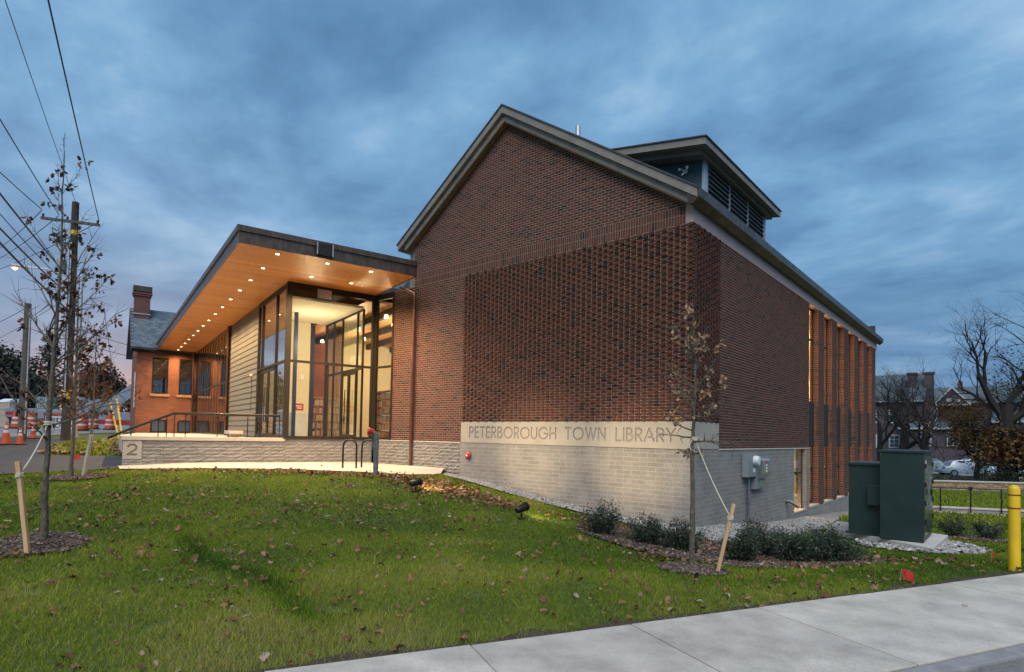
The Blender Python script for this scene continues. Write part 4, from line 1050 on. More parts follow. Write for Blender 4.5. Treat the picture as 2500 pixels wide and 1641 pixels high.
for off in (0, .05):
    MB().tube([(PR-off, q, z-off*.6) for q, z in RZ], .022, 8).build('top_rail', 'black_steel', rl, smooth=True)
for q in (-4.03, -3.39, -3.19, -3.0, -2.72, -1.89, -1.06, -.14):
    zt = np.interp(q, [a for a, _ in RZ], [b for _, b in RZ])
    box('post', 'black_steel', rl, PR-.012, PR+.012, q-.012, q+.012, .02, float(zt))
bn = thing('bench', 'small low concrete bench beside the clapboard wall', 'bench', (GX, GY, 0), LA)
box('seat', 'concrete_pale', bn, -3.15, -2.25, -1.22, -.78, .11, .225, bevel=.01)
box('leg', 'concrete_pale', bn, -3.05, -2.9, -1.15, -.85, -.02, .108); box('leg', 'concrete_pale', bn, -2.6, -2.42, -1.15, -.85, -.02, .108)
al = thing('fire_alarm_horn', 'small red alarm horn on the clapboard wall', 'alarm', (GX, GY, 0), LA)
MB().tube([(-5.1, -.03, 2.38), (-5.1, -.11, 2.38)], .055, 12).build('horn_body', 'red_cap', al); MB().tube([(-4.95, -.03, 2.36), (-4.95, -.1, 2.36)], .045, 12).build('lamp', 'white_print', al)
MB().tube([(-4.95, -.035, 2.32), (-4.95, -.035, 1.55), (-5.0, -.035, 1.0)], .008, 6).build('cable', 'black_steel', al)

# ------------------------------------------------------------------ old brick house at the far end (same local frame)
old = thing('old_brick_house', 'old orange brick house with a blue slate roof and chimney', 'house', (GX, GY, 0), LA)
OP = -21.4
wins = [(-2.26, -1.43), (-.87, -.10), (.55, 1.3), (1.95, 2.7)]
cuts_ = [-3.03]+[v for w_ in wins for v in w_]+[7.0]
mb = MB()
for i in range(0, len(cuts_)-1, 2): mb.box(OP-.4, OP, cuts_[i], cuts_[i+1], -.4, 4.86)
for a, b in wins: mb.box(OP-.4, OP, a, b, -.4, .02).box(OP-.4, OP, a, b, .78, 2.32).box(OP-.4, OP, a, b, 4.48, 4.86)
mb.build('front_wall', 'old_brick', old)
MB().prism([(OP-.401, -.4), (OP-.401, 4.86), (-24.6, 7.55), (-27.8, 4.86), (-27.8, -.4)], -3.03, -2.7, 'y').build('gable_wall', 'old_brick', old)
box('downpipe', 'white_paint', old, -22.4, -22.3, -3.10, -3.035, 1.5, 3.6)
for a, b in wins:
    w = MB().box(OP-.14, OP-.08, a+.002, a+.09, 2.325, 4.475).box(OP-.14, OP-.08, b-.09, b-.002, 2.325, 4.475).box(OP-.14, OP-.08, a+.09, b-.09, 2.325, 2.42).box(OP-.14, OP-.08, a+.09, b-.09, 4.38, 4.475).build('window', 'black_steel', old)
    box('muntin', 'black_steel', w, OP-.13, OP-.09, (a+b)/2-.015, (a+b)/2+.015, 2.42, 4.38)
    for zz in (3.38, 2.9, 3.87): box('muntin', 'black_steel', w, OP-.128, OP-.092, a+.09, b-.09, zz, zz+(.05 if zz == 3.38 else .025))
    box('pane', 'glass_dark', w, OP-.115, OP-.11, a+.09, b-.09, 2.42, 4.38)
    box('sill', 'sandstone', w, OP-.1, OP+.07, a-.09, b+.09, 2.16, 2.318, bevel=.012)
    MB().prism([(a-.06, 4.485), (a-.06, 4.60), ((a+b)/2, 4.68), (b+.06, 4.60), (b+.06, 4.485)], OP-.1, OP+.006, 'x').build('lintel_arch', 'old_brick', w)
    bwn = MB().box(OP-.14, OP-.06, a+.02, b-.02, .03, .77).build('basement_window', 'black_steel', old)
    box('pane', 'far_pane', bwn, OP-.059, OP-.055, a+.1, b-.1, .1, .70)
for i in range(3): box('cornice', 'bronze', old, OP+.002, OP+.05+.10*i, -3.3, 6.9, 4.72+.09*i, 4.806+.09*i)
# slate roof
RP0, RZ0, RP1, RZ1 = -21.05, 4.98, -24.6, 7.80
sl = math.hypot(RP1-RP0, RZ1-RZ0); ux, uz = (RP1-RP0)/sl, (RZ1-RZ0)/sl
rf = MB().prism([(RP0, RZ0), (RP1, RZ1), (-28.15, 4.98), (-28.15, 4.90), (RP1, RZ1-.12), (RP0, RZ0-.1)], -3.38, 6.9, 'y').build('roof', 'slate', old)
nr = 22; items = []
Rs = np.array([[0, -ux, uz], [1, 0, 0], [0, -uz, -ux]]).T
# local slate axes: x along q, y up the slope, z normal
ax = np.array([0, 1, 0.]); ay = np.array([ux, 0, uz]); az = np.cross(ax, ay)
if az[2] < 0: az = -az; ax = -ax
Rs = np.stack([ax, ay, az], 1)
tilt = R(2.2); Rt = Rs@np.array([[1, 0, 0], [0, math.cos(tilt), math.sin(tilt)], [0, -math.sin(tilt), math.cos(tilt)]])
for r_ in range(nr):
    s = (r_+.5)*sl/nr; q = -3.36+(.13 if r_ % 2 else 0)
    while q < .3:
        c = np.array([RP0, 0, RZ0])+ay*s+az*(.016+rng.uniform(0, .003)); items.append((c[0], q+.13, c[2], .253, sl/nr*1.25, .012, float(rng.random()))); q += .26
pieces(rf, 'slate', items, 'slate', Rt, limit=300, PM=LM, field='slates')
ch = MB().box(-24.3, -23.6, -3.2, -2.36, 7.0, 8.72).build('chimney', 'unlit_chimney_brick', old)
box('chimney_course', 'unlit_brick', ch, -24.36, -23.54, -3.26, -2.30, 8.45, 8.56); box('chimney_course', 'unlit_brick', ch, -24.40, -23.50, -3.30, -2.26, 8.565, 8.66)
box('chimney_cap', 'copper_dark', ch, -24.38, -23.52, -3.28, -2.28, 8.725, 9.06)
box('chimney_flashing', 'galv', ch, -24.34, -23.56, -3.24, -2.32, 7.3, 7.36)
MB().prism([(RP0+.02, RZ0-.14), (RP1, RZ1-.14), (RP1, RZ1-.36), (RP0+.02, RZ0-.36)], -3.40, -3.36, 'y').build('barge_board', 'bronze', old)
# the wall and long low roof that show above the canopy beside the wing
MB().add([(-8.7, 3.7, 8.20), (-5.8, 7.4, 8.20), (-5.2, 5.6, 6.0), (-8.1, 1.9, 6.0), (-6.6, 9.2, 6.0), (-9.5, 5.5, 6.0)], [(0, 1, 2, 3), (0, 1, 4, 5), (0, 3, 5), (1, 2, 4), (2, 3, 5, 4)]).build('link_roof', 'far_roof', lob)
box('link_clerestory', 'far_roof', lob, -9.0, -5.6, 3.2, 8.4, 5.3, 6.4)

# ------------------------------------------------------------------ things by the walls
def bike_rack(p, q, label):
    x, y = w2(p, q); t = thing('bike_rack', label, 'bike rack', (x, y, -.78), LA, 'hoop bike racks on the walkway')
    d = .19
    pts = [(-d, 0, 0), (-d, 0, .62)]+[(-d*math.cos(R(a)), 0, .62+d*math.sin(R(a))) for a in range(15, 180, 15)]+[(d, 0, .62), (d, 0, 0)]
    MB().tube(pts, .026, 10).build('hoop', 'black_steel', t, smooth=True)
    for s in (-d, d): MB().lathe([(.06, 0), (.06, .012)], 12, (s, 0, .002)).build('foot_plate', 'black_steel', t)
    t.rotation_euler = (0, 0, LA+R(55))
bike_rack(2.9, 1.05, 'black hoop bike rack standing free of the standpipe')
bike_rack(2.75, 1.66, 'black hoop bike rack half hidden by the standpipe')
sx_, sy_ = -6.75, -3.20; sz_ = g1(sx_, sy_)
t = thing('standpipe', 'blue grey fire standpipe with a red capped outlet at the lawn edge', 'standpipe', (sx_, sy_, sz_-.02))
MB().tube([(0, 0, 0), (0, 0, .98), (-.01, -.03, 1.05), (-.05, -.09, 1.10)], [.062, .062, .066, .066], 16).build('pipe', 'pole_galv', t, smooth=True)
MB().lathe([(.075, .93), (.075, .97)], 16).build('collar', 'pole_galv', t)
c = MB().tube([(-.05, -.08, 1.10), (-.09, -.16, 1.12)], [.08, .085], 16).build('outlet', 'red_cap', t, smooth=True)
MB().tube([(-.09, -.161, 1.12), (-.105, -.19, 1.125)], [.10, .095], 16).build('cap', 'red_cap', t, smooth=True)
MB().tube([(-.02, -.06, 1.02), (-.04, -.10, .97), (-.06, -.12, .93)], .008, 6).build('chain', 'black_steel', t)
t = thing('alarm_bell', 'round red fire bell on the grey block wall below the name band', 'bell', (-6.66, -.04, -.36))
b = MB().lathe([(.10, 0), (.11, .02), (.105, .05), (.075, .075), (.03, .085)], 20).build('gong', 'red_cap', t, smooth=True); b.rotation_euler = (R(90), 0, 0)
b2 = MB().lathe([(.03, .086), (.028, .10), (.01, .104)], 12).build('hub', 'white_print', t); b2.rotation_euler = (R(90), 0, 0)

# meters and pipes on the right wall
t = thing('electric_meter', 'grey electric meter box with a round glass meter and conduit on the block wall', 'meter', (.04, 3.3, -.7))
box('box', 'meter_grey', t, 0, .16, -.34, .33, 0, .57, bevel=.008)
b = MB().lathe([(.13, 0), (.13, .05), (.115, .12), (.03, .14)], 20).build('meter', 'white_paint', t, smooth=True); b.rotation_euler = (0, R(90), 0); b.location = (.162, .12, .41)
box('notice_label', 'white_print', t, .1605, .163, .05, .2, .12, .22)
MB().tube([(.08, -.05, 0), (.08, -.05, -1.3)], .035, 10).build('conduit', 'pole_galv', t, smooth=True)
MB().lathe([(.048, -.03), (.048, .03)], 10, (.08, -.05, -.55)).build('coupling', 'pole_galv', t)
t = thing('disconnect_switch', 'tall stainless fronted disconnect cabinet beside the electric meter', 'switch box', (.04, 4.0, -1.04))
box('box', 'meter_grey', t, 0, .12, -.38, .42, 0, .82, bevel=.008)
MB().prism([(.122, .26), (.24, .34), (.26, .42), (.26, .74), (.22, .80), (.122, .81)], -.2, .40, 'y').build('cover', 'stainless', t, bevel=.01)
box('lower_panel', 'stainless', t, .122, .128, -.05, .38, .05, .22)
for zz in (.44, .52, .60): box('label_plate', 'white_print', t, .2605, .263, 0.02, .12, zz, zz+.05)
box('label_plate', 'red_sign', t, .2605, .263, .0, .14, .665, .73)
MB().tube([(.12, .46, .62), (.2, .48, .62)], .04, 10).build('red_knob', 'red_cap', t)
t = thing('overflow_pipe', 'short grey elbow pipe sticking out of the block wall', 'pipe', (.03, 6.8, -1.58))
MB().lathe([(.09, -.01), (.09, .012)], 14).build('flange', 'pole_galv', t).rotation_euler = (0, R(90), 0)
MB().tube([(0, 0, 0), (.12, 0, 0), (.22, .03, -.06), (.36, .07, -.17)], .05, 12).build('elbow', 'pole_galv', t, smooth=True)

# lawn spotlights: the fixture, and its own light
def spotlight(x, y, tx, tz, en, label):
    z = g1(x, y); t = thing('lawn_spotlight', label, 'spotlight', (x, y, z), 0, 'lawn spotlights aimed at the wall')
    d = Vector((tx-x, 0-y, tz-(z+.2))).normalized(); c = Vector((0, 0, .20))
    MB().tube([c-d*.13, c-d*.10, c+d*.09], [.05, .065, .075], 16).build('housing', 'black_steel', t, smooth=True)
    MB().tube([c+d*.088, c+d*.13], [.085, .085], 16).build('shade_ring', 'black_steel', t, smooth=True)
    MB().tube([c+d*.131, c+d*.133], .07, 16).build('lens', 'lens', t)
    MB().tube([(0, 0, -.05), (0, 0, .12)], .018, 8).build('stem', 'black_steel', t)
    MB().lathe([(.07, .0), (.075, .03), (.03, .04)], 14).build('base', 'black_steel', t)
    l = lamp('spotlight_beam', 'SPOT', c+d*.16, en, (1, .70, .36), t, .05, d.to_track_quat('-Z', 'Y').to_euler(), 54, 1.0)
    lamp('spotlight_spill', 'SPOT', c+d*.165, en*.12, (1, .70, .36), t, .05, d.to_track_quat('-Z', 'Y').to_euler(), 150, .6)
spotlight(-4.56, -3.76, -4.25, -.10, 330, 'small black lawn spotlight on the leaf strewn mound, left of the two')
spotlight(-1.75, -3.55, -1.25, -.16, 310, 'small black lawn spotlight in the grass beside the leftmost shrub')

# steel edging along the gravel strip
ed = [(-6.75, -.97), (-5.4, -1.17), (-4.3, -1.27), (-2.1, -1.22), (-.9, -1.22)]
mb = MB()
for (a, b) in zip(ed[:-1], ed[1:]):
    for i in range(6):
        p = [a[k]+(b[k]-a[k])*i/6 for k in (0, 1)]; q = [a[k]+(b[k]-a[k])*(i+1)/6 for k in (0, 1)]
        z0, z1 = g1(*p), g1(*q)
        mb.add([(p[0], p[1], z0-.1), (q[0], q[1], z1-.1), (q[0], q[1], z1+.035), (p[0], p[1], z0+.035), (p[0], p[1]+.012, z0-.1), (q[0], q[1]+.012, z1-.1), (q[0], q[1]+.012, z1+.035), (p[0], p[1]+.012, z0+.035)], [(0, 1, 2, 3), (5, 4, 7, 6), (3, 2, 6, 7)])
tag(mb.build('lawn_edging', 'black_steel'), 'thin black steel edging between the lawn and the gravel strip', 'edging')

# utility cabinets on the pad
pad = struct(MB().prism([(2.1, 2.3), (4.12, .95), (4.2, 3.05), (2.05, 3.6)], -2.1, -1.64, 'z').build('concrete_pad', 'concrete', bevel=.015))
pad['kind'] = 'structure'
t = thing('tall_utility_cabinet', 'tall dark green utility cabinet with a glossy hinged door side', 'cabinet', (3.24, 1.42, -1.638))
box('body', 'cabinet', t, 0, .70, 0, 1.42, .0, 1.68, bevel=.008); box('lid', 'cabinet', t, -.02, .735, -.02, 1.44, 1.683, 1.735, bevel=.008)
box('base_rail', 'cabinet', t, -.012, .69, -.012, -.001, .02, .10)
for y0, y1 in ((.03, .70), (.72, 1.39)):
    d = box('door', 'cabinet_door', t, .702, .722, y0, y1, .14, 1.62, bevel=.004)
    for zz in (.35, .7, 1.05, 1.4): MB().tube([(.725, y0+.01 if y0 < .5 else y1-.01, zz), (.725, y0+.01 if y0 < .5 else y1-.01, zz+.09)], .016, 8).build('hinge', 'black_steel', d)
box('latch_bar', 'stainless', t, .723, .745, .66, .70, .55, 1.25); box('padlock', 'black_steel', t, .746, .78, .64, .71, .86, .98, bevel=.01)
box('warning_label', 'white_print', t, .7225, .7245, .12, .22, 1.42, 1.55); box('warning_label', 'sign_green', t, .7225, .7245, .12, .22, 1.2, 1.32)
t = thing('low_utility_cabinet', 'lower dark green utility cabinet tucked beside the tall cabinet', 'cabinet', (2.64, 1.72, -1.638))
box('body', 'cabinet', t, 0, .585, 0, 1.2, .0, 1.40, bevel=.008); box('lid', 'cabinet', t, -.02, .59, -.03, 1.22, 1.403, 1.46, bevel=.008)
box('side_box', 'cabinet', t, .36, .59, -.13, -.002, .62, 1.02, bevel=.006); box('plinth', 'cabinet', t, -.05, .58, -.05, -.001, .005, .05)

# bollard, flags, stakes with ropes
t = thing('bollard', 'yellow steel bollard with two dark red bands by the sidewalk', 'bollard', (5.22, -1.95, -1.39))
MB().lathe([(.064, 0), (.064, 1.02), (.062, 1.06), (.05, 1.09), (.025, 1.105), (.002, 1.11)], 24).build('post', 'yellow', t, smooth=True)
for zz in (.97, .80): MB().lathe([(.0655, zz), (.0655, zz+.018)], 24).build('band', 'red_band', t)
def flag(x, y, label, s=.105, turn=0.3, lean=.1):
    z = g1(x, y); t = thing('marker_flag', label, 'flag', (x, y, z), turn, 'small red utility flags in the grass')
    MB().tube([(0, 0, -.05), (lean*.2, 0, .16)], .0022, 5).build('wire_stem', 'galv', t)
    n = 6; V = []; F = []
    for j in range(n+1):
        for i in range(n+1):
            a, b = i/n, j/n; V.append((lean*.2+a*s+b*.03, .012*math.sin(a*5+b*2), .155-b*s*.95-a*.035)); 
    for j in range(n):
        for i in range(n): k = j*(n+1)+i; F.append((k, k+1, k+n+2, k+n+1))
    MB().add(V, F).build('cloth', 'flag_red', t)
    Qs = []
    for j in range(4):
        V = [(lean*.2+.02+j*.022+dx+.012, .012*math.sin((.02+j*.022)/s*5)-.004, .135-dz_-j*.008) for dx, dz_ in ((0, .0), (.007, .0), (.018, .06), (.011, .06))]
        Qs.append(V)
    mm = MB()
    for V in Qs: mm.add(V, [(0, 1, 2, 3)])
    mm.build('printed_marks', 'red_band', t)
flag(4.20, -3.80, 'red utility flag in the grass in front of the shrub bed, nearest the sidewalk slabs', .12, R(35))
flag(4.97, -1.00, 'red utility flag in the grass just left of the yellow bollard', .10, R(80))
flag(-16.3, -7.25, 'red utility flag on the leafy island beyond the asphalt drive', .22, R(40))
def stake(base, top, m, label, tie=None, ropeto=None, w=.045):
    t = thing('tree_stake', label, 'stake', (base[0], base[1], base[2]), 0, 'wooden tree stakes')
    d = Vector(top)-Vector(base); n = d.length
    o = MB().box(-w/2, w/2, -w/2, w/2, -.15, n).build('shaft', m, t, bevel=.004); o.rotation_euler = d.to_track_quat('Z', 'Y').to_euler()
    if ropeto is not None:
        c = d*.80 if tie is None else d*tie
        for k in range(3):
            q = [c+Vector((math.cos(a)*w*.80, math.sin(a)*w*.80, (k-1)*.016+.01*math.sin(a))) for a in np.linspace(0, 6.28, 9)]
            MB().tube(q, .006, 5, cap=False).build('knot', 'rope', t)
        e = Vector(ropeto)-Vector(base); MB().tube([c+(e-c)*f+Vector((0, 0, -.05*math.sin(math.pi*f))) for f in np.linspace(0, 1, 9)], .007, 6).build('rope', 'rope', t)
        for k in range(3):
            q = [e+Vector((math.cos(a)*.05, math.sin(a)*.05, (k-1)*.018)) for a in np.linspace(0, 6.28, 11)]
            MB().tube(q, .007, 5, cap=False).build('knot', 'rope', t)
        for k in range(3):
            a = 2.1*k; MB().tube([e+Vector((.04*math.cos(a), .04*math.sin(a), 0)), e+Vector((.09*math.cos(a), .09*math.sin(a), .02-.06*k)), e+Vector((.10*math.cos(a+.4), .10*math.sin(a+.4), -.10-.03*k))], .005, 5).build('loose_end', 'rope', t)
stake((-3.35, -10.47, -1.25), (-3.44, -10.58, -.17), 'stake', 'tan wooden stake roped to the leftmost young tree', .86, (-3.95, -10.22, .28))
stake((2.23, -4.32, -1.60), (2.42, -4.22, -.61), 'stake', 'tan wooden stake roped to the young oak before the name band', .82, (1.83, -4.10, .24))
stake((-10.62, -8.30, -.95), (-10.46, -8.20, .07), 'stake_grey', 'weathered grey stake beside the second young tree', None, None, .06)

# ------------------------------------------------------------------ plants
OAK = [(0, 0), (.10, .05), (.22, .04), (.34, .17), (.30, .30), (.17, .33), (.33, .46), (.36, .60), (.20, .60), (.26, .74), (.20, .86), (.10, .88), (0, 1.0)]
def oak_leaf(seed, size=1.0, curl=.25):
    r = random.Random(seed); half = OAK; pts = half+[(-x*.95, y) for x, y in half[-2:0:-1]]
    V = [(0, .45, 0)]; k1, k2, ph = r.uniform(-curl, curl), r.uniform(-curl, curl), r.uniform(0, 6)
    V += [(x, y, k1*(y-.45)**2*2+k2*x*x*4+.05*math.sin(ph+9*x+5*y)) for x, y in pts]
    n = len(pts); F = [(0, 1+i, 1+(i+1) % n) for i in range(n)]
    return np.array([(a*size, (b-.02)*size, c*size) for a, b, c in V]), F
OAKS = [oak_leaf(i, 1.0, .7) for i in range(6)]
def leaf_meshes(m):
    return [np_mesh('oak_leaf', v, [i for f in F for i in f], [len(f) for f in F], m) for v, F in OAKS]
LM_TAN, LM_BROWN, LM_LIT = leaf_meshes('oak_tan'), leaf_meshes('oak_brown'), leaf_meshes('litter_obj')

def polybranch(p, d, L, r, rr, n=7, up=.25, wig=.12):
    pts = [np.array(p, float)]; d = np.array(d, float); d /= np.linalg.norm(d)
    for i in range(n):
        d = d+rr.normal(0, wig, 3)+np.array([0, 0, up/n]); d /= np.linalg.norm(d); pts.append(pts[-1]+d*L/n)
    return pts, [r*(1-.8*i/n) for i in range(n+1)]
def sapling(name, label, trunk, r0, branches, nleaf, leafm, lsize, seed, tipbias=.6, group='young staked trees on the lawn', m='bark', leafy=None):
    """trunk: polyline of the leader; branches: (height fraction, azimuth deg, elevation deg, length)"""
    rr = np.random.default_rng(seed); base = np.array(trunk[0]); t = thing(name, label, 'tree', tuple(base), 0, group)
    T = [np.array(p)-base for p in trunk]
    D = [T[0]]
    for a, b in zip(T[:-1], T[1:]):
        for f in (.25, .5, .75, 1.0): D.append(a+(b-a)*f+rr.normal(0, .006, 3)*(f < 1))
    n = len(D); rad = [r0*(1.25 if i == 0 else 1)*(1-.88*(i/(n-1))**1.1)*(1+rr.uniform(-.10, .14)) for i in range(n)]
    MB().tube(D, rad, 10).build('trunk', m, t, smooth=True)
    cum = np.r_[0, np.cumsum([np.linalg.norm(b-a) for a, b in zip(D[:-1], D[1:])])]
    tips = []
    branches = list(branches)+[(hf*rr.uniform(.93, 1.07), az+rr.uniform(70, 200), el+rr.uniform(-6, 10), ln*rr.uniform(.45, .8)) for (hf, az, el, ln) in branches if hf < .92]
    for (hf, az, el, ln) in branches:
        s = hf*cum[-1]; i = min(int(np.searchsorted(cum, s)), n-1); p = D[i]
        d = (math.cos(R(az))*math.cos(R(el)), math.sin(R(az))*math.cos(R(el)), math.sin(R(el)))
        br = MB(); pts, ra = polybranch(p, d, ln, max(rad[i]*.55, .004), rr, 8, .35, .10); br.tube(pts, ra, 6)
        for k in range(2, 9):
            if rr.random() < .8:
                for _ in range(rr.integers(2, 4)):
                    dd = pts[k]-pts[k-1]; dd = dd/np.linalg.norm(dd)+rr.normal(0, .55, 3); q, qa = polybranch(pts[k], dd, ln*rr.uniform(.15, .42), ra[k]*.6+.0012, rr, 4, .2, .15); br.tube(q, qa, 4)
                    tips += [(q[-1], 1.0), (q[-2], .7), (q[2], .3)]
        tips.append((pts[-1], 1.0)); tips.append((pts[-2], .7))
        br.build('branch', m, t, smooth=True)
    tips.append((D[-1], 1)); tips.append((D[-2], .6)); tips.append((D[-3], .5))
    if nleaf:
        pos = np.array([p for p, _ in tips]); w = np.array([w_ for _, w_ in tips])
        if leafy is not None: w = w*np.array([leafy(p) for p in pos])
        w = w/w.sum(); nc = max(6, nleaf//4); cen = rr.choice(len(pos), nc, p=w)
        for k in range(nleaf):
            c = pos[cen[k % nc]]+rr.normal(0, lsize*.45, 3)
            o = link('leaf', leafm[int(rr.integers(0, 6))], t)
            z_ = Vector(rr.normal(0, 1, 3)+np.array([0, -.7, 0])).normalized(); yv = Vector(rr.normal(0, .7, 3)+np.array([0, 0, -.9])); yv = (yv-z_*yv.dot(z_)).normalized(); xv = yv.cross(z_)
            M3 = Matrix((xv, yv, z_)).transposed().to_4x4(); s = lsize*rr.uniform(.7, 1.2)
            o.matrix_basis = Matrix.Translation(Vector(c)) @ M3 @ Matrix.Scale(s, 4)
    return t
rb_ = np.random.default_rng(5)
# young oak in front of the name band
bR = [(.50, 200, 20, .42), (.52, 20, 12, .60), (.55, 330, 25, .45), (.57, 150, 40, .50), (.60, 60, 30, .55), (.62, 250, 35, .42), (.64, 190, 48, .52), (.67, 20, 40, .58), (.70, 110, 50, .40), (.73, 300, 45, .42), (.76, 205, 55, .48), (.80, 35, 55, .42), (.84, 160, 60, .36), (.88, 350, 60, .30), (.92, 220, 60, .22), (.47, 30, 8, .70), (.43, 215, 10, .18), (.42, 20, 5, .14)]
sapling('young_oak_tree', 'young oak tree with tan leaves standing before the carved name band', [(1.79, -4.07, -1.65), (1.80, -4.09, -.9), (1.80, -4.11, 0.02), (1.81, -4.12, .35), (1.85, -4.14, .94), (1.83, -4.17, 1.6), (1.82, -4.20, 2.20)], .040, bR, 250, LM_TAN, .072, 11, leafy=lambda p: .25 if p[2] < 2.1 else 1.0)
bL = [(.30, 40, 15, 1.15), (.33, 215, 35, .75), (.38, 120, 40, .6), (.42, 60, 48, 1.0), (.46, 230, 45, 1.0), (.50, 20, 42, .85), (.54, 200, 55, .8), (.58, 80, 55, .9), (.62, 45, 55, 1.0), (.66, 250, 60, .7), (.70, 160, 60, .55), (.74, 60, 62, .6), (.79, 220, 65, .45), (.84, 40, 65, .40), (.90, 180, 70, .3), (.27, 230, 25, .9)]
sapling('young_tree', 'leftmost young tree with sparse dark brown leaves in a mulch ring', [(-4.0, -10.21, -1.25), (-3.97, -10.22, -.5), (-3.95, -10.22, .25), (-3.90, -10.21, 1.0), (-3.84, -10.2, 1.8), (-3.80, -10.2, 2.6), (-3.76, -10.22, 3.68)], .040, bL, 230, LM_BROWN, .072, 12, leafy=lambda p: .35 if p[2] < 1.6 else 1.0)
bM = [(.25, 30, 25, 1.2), (.3, 220, 35, 1.0), (.35, 60, 40, 1.3), (.4, 10, 40, 1.2), (.45, 240, 45, 1.0), (.5, 40, 48, 1.2), (.55, 200, 50, .9), (.6, 20, 50, 1.1), (.66, 260, 55, .8), (.72, 60, 55, .8), (.78, 210, 60, .7), (.85, 30, 65, .6), (.32, 45, 20, 1.5)]
sapling('young_tree', 'second young tree with brown leaves beside the grey stake', [(-10.63, -8.50, -.92), (-10.62, -8.5, .3), (-10.55, -8.52, 1.5), (-10.50, -8.54, 2.6), (-10.46, -8.55, 3.6)], .042, bM, 240, LM_BROWN, .10, 13)
sapling('young_tree', 'third young tree with rusty leaves on the leafy island beyond the drive', [(-18.8, -6.2, -.62), (-18.75, -6.2, .8), (-18.7, -6.2, 2.2), (-18.7, -6.2, 3.6)], .05, [(.2+.06*i, 137*i % 360, 30+3*i, 1.2-.06*i) for i in range(12)], 170, LM_BROWN, .15, 14)
sapling('young_tree', 'bare thin sapling on the leafy island left of the rusty one', [(-17.4, -7.0, -.72), (-17.4, -7.0, .8), (-17.35, -7.0, 2.0)], .03, [(.3+.07*i, 137*i % 360, 40+3*i, .7-.04*i) for i in range(9)], 20, LM_BROWN, .18, 15)

# shrubs
LEAFQ_V = np.array([(0, 0, 0), (.16, .4, .05), (0, 1, -.05), (-.16, .4, .05)]); LEAFQ_F = [(0, 1, 2, 3)]
def shrub(x, y, w, h, n, seed, label, group, brown=0.0):
    rr = np.random.default_rng(seed); z = g1(x, y); t = thing('shrub', label, 'shrub', (x, y, z), 0, group)
    T = []; B = MB()
    for k in range(16):
        a = rr.uniform(0, 6.28); rad_ = w*.5*math.sqrt(rr.uniform(.02, 1)); e = np.array([math.cos(a)*rad_, math.sin(a)*rad_, h*rr.uniform(.55, 1.05)*(1-.35*(rad_/(w*.5))**2)])
        p0 = np.array([math.cos(a)*.05, math.sin(a)*.05, 0]); mid = p0*.4+e*.6+np.array([0, 0, -.05*h])
        pts = [p0, mid, e]; B.tube(pts, [.009, .006, .003], 5)
        for j in range(int(n/16)):
            f = rr.uniform(.25, 1.03); c = (p0*(1-f)+e*f) if f < 1 else e
            T.append(c+rr.normal(0, .055, 3)*(1.2-.3*f))
    T = np.array(T); T[:, 2] = np.maximum(T[:, 2], .02); A = randrot(len(T), rr)*rr.uniform(.038, .072, len(T))[:, None, None]
    tn = rr.random(len(T))*.84+brown*(T[:, 2]/h > .75)*rr.random(len(T))
    scatter('foliage', LEAFQ_V, LEAFQ_F, A, T, np.clip(tn, 0, 1), 'shrub_leaf', t, None); B.build('stem', 'stem', t)
SG = 'dark evergreen shrubs in the mulch bed'
for i, (x, y, w, h, lab, br) in enumerate([(-.42, -3.0, .78, .62, 'leftmost dark evergreen shrub, beside the lawn spotlight', .3), (.42, -2.75, .70, .50, 'second dark shrub from the left in the mulch bed', .3), (1.05, -2.72, .66, .56, 'dark shrub just left of the young oak trunk', .2),
        (2.02, -2.75, .62, .60, 'dark shrub right behind the tan stake', .2), (2.05, -1.75, .85, .62, 'loose brownish shrub at the back of the mulch bed', .8), (2.66, -2.20, .66, .56, 'dark shrub in the middle of the right hand shrub clump', .2), (3.2, -1.75, .86, .55, 'rightmost dark shrub of the mulch bed', .15), (2.75, -1.2, .7, .5, 'dark shrub at the back right of the mulch bed near the pad', .4)]):
    shrub(x, y, w*1.08, h*1.05, 2900, 40+i, lab, SG, br)
for i, (x, y, w, h, lab) in enumerate([(4.15, 5.3, .8, .55, 'low shrub just right of the tall cabinet'), (4.75, 5.5, .8, .5, 'low shrub between the cabinet and the bollard, the right one of the two')]):
    shrub(x, y, w, h, 1800, 60+i, lab, 'low shrubs beyond the cabinets')

# mulch chips, pebbles, fallen leaves, grass
def sample_poly(poly, dens, rr):
    P = np.array(poly); a0, a1, b0, b1 = P[:, 0].min(), P[:, 0].max(), P[:, 1].min(), P[:, 1].max(); n = int((a1-a0)*(b1-b0)*dens)
    x = rr.uniform(a0, a1, n); y = rr.uniform(b0, b1, n); k = inpoly(poly, x, y); return x[k], y[k]
def chips(name, poly, dens, m, size, flatt, seed, label_kind='stuff', mound=None):
    rr = np.random.default_rng(seed); x, y = sample_poly(poly, dens, rr); z = gz(x, y)+.02+rr.uniform(0, .02, len(x))
    if mound: z = z+mound[2]*np.maximum(0, 1-((x-mound[0])**2+(y-mound[1])**2)/.45**2)
    S = np.stack([rr.uniform(.5, 1.4, len(x)), rr.uniform(.25, .7, len(x)), np.full(len(x), flatt)], 1)*size
    A = np.einsum('mij,mj->mij', randrot(len(x), rr, .35), S)
    return scatter(name, CUBE_V, CUBE_F+[(2, 3, 7, 6)], A, np.stack([x, y, z], 1), rr.random(len(x)), m)
chips('mulch_chips', BED, 900, 'mulch', .055, .14, 1)
for i, rg in enumerate(RINGS):
    drape('mulch_ring', rg, 'mulch_base', .022, .12)['kind'] = 'stuff'; chips('mulch_chips', rg, 2600, 'mulch', .045, .14, 5+i)
chips('mulch_chips', BED2, 400, 'mulch', .06, .14, 9)
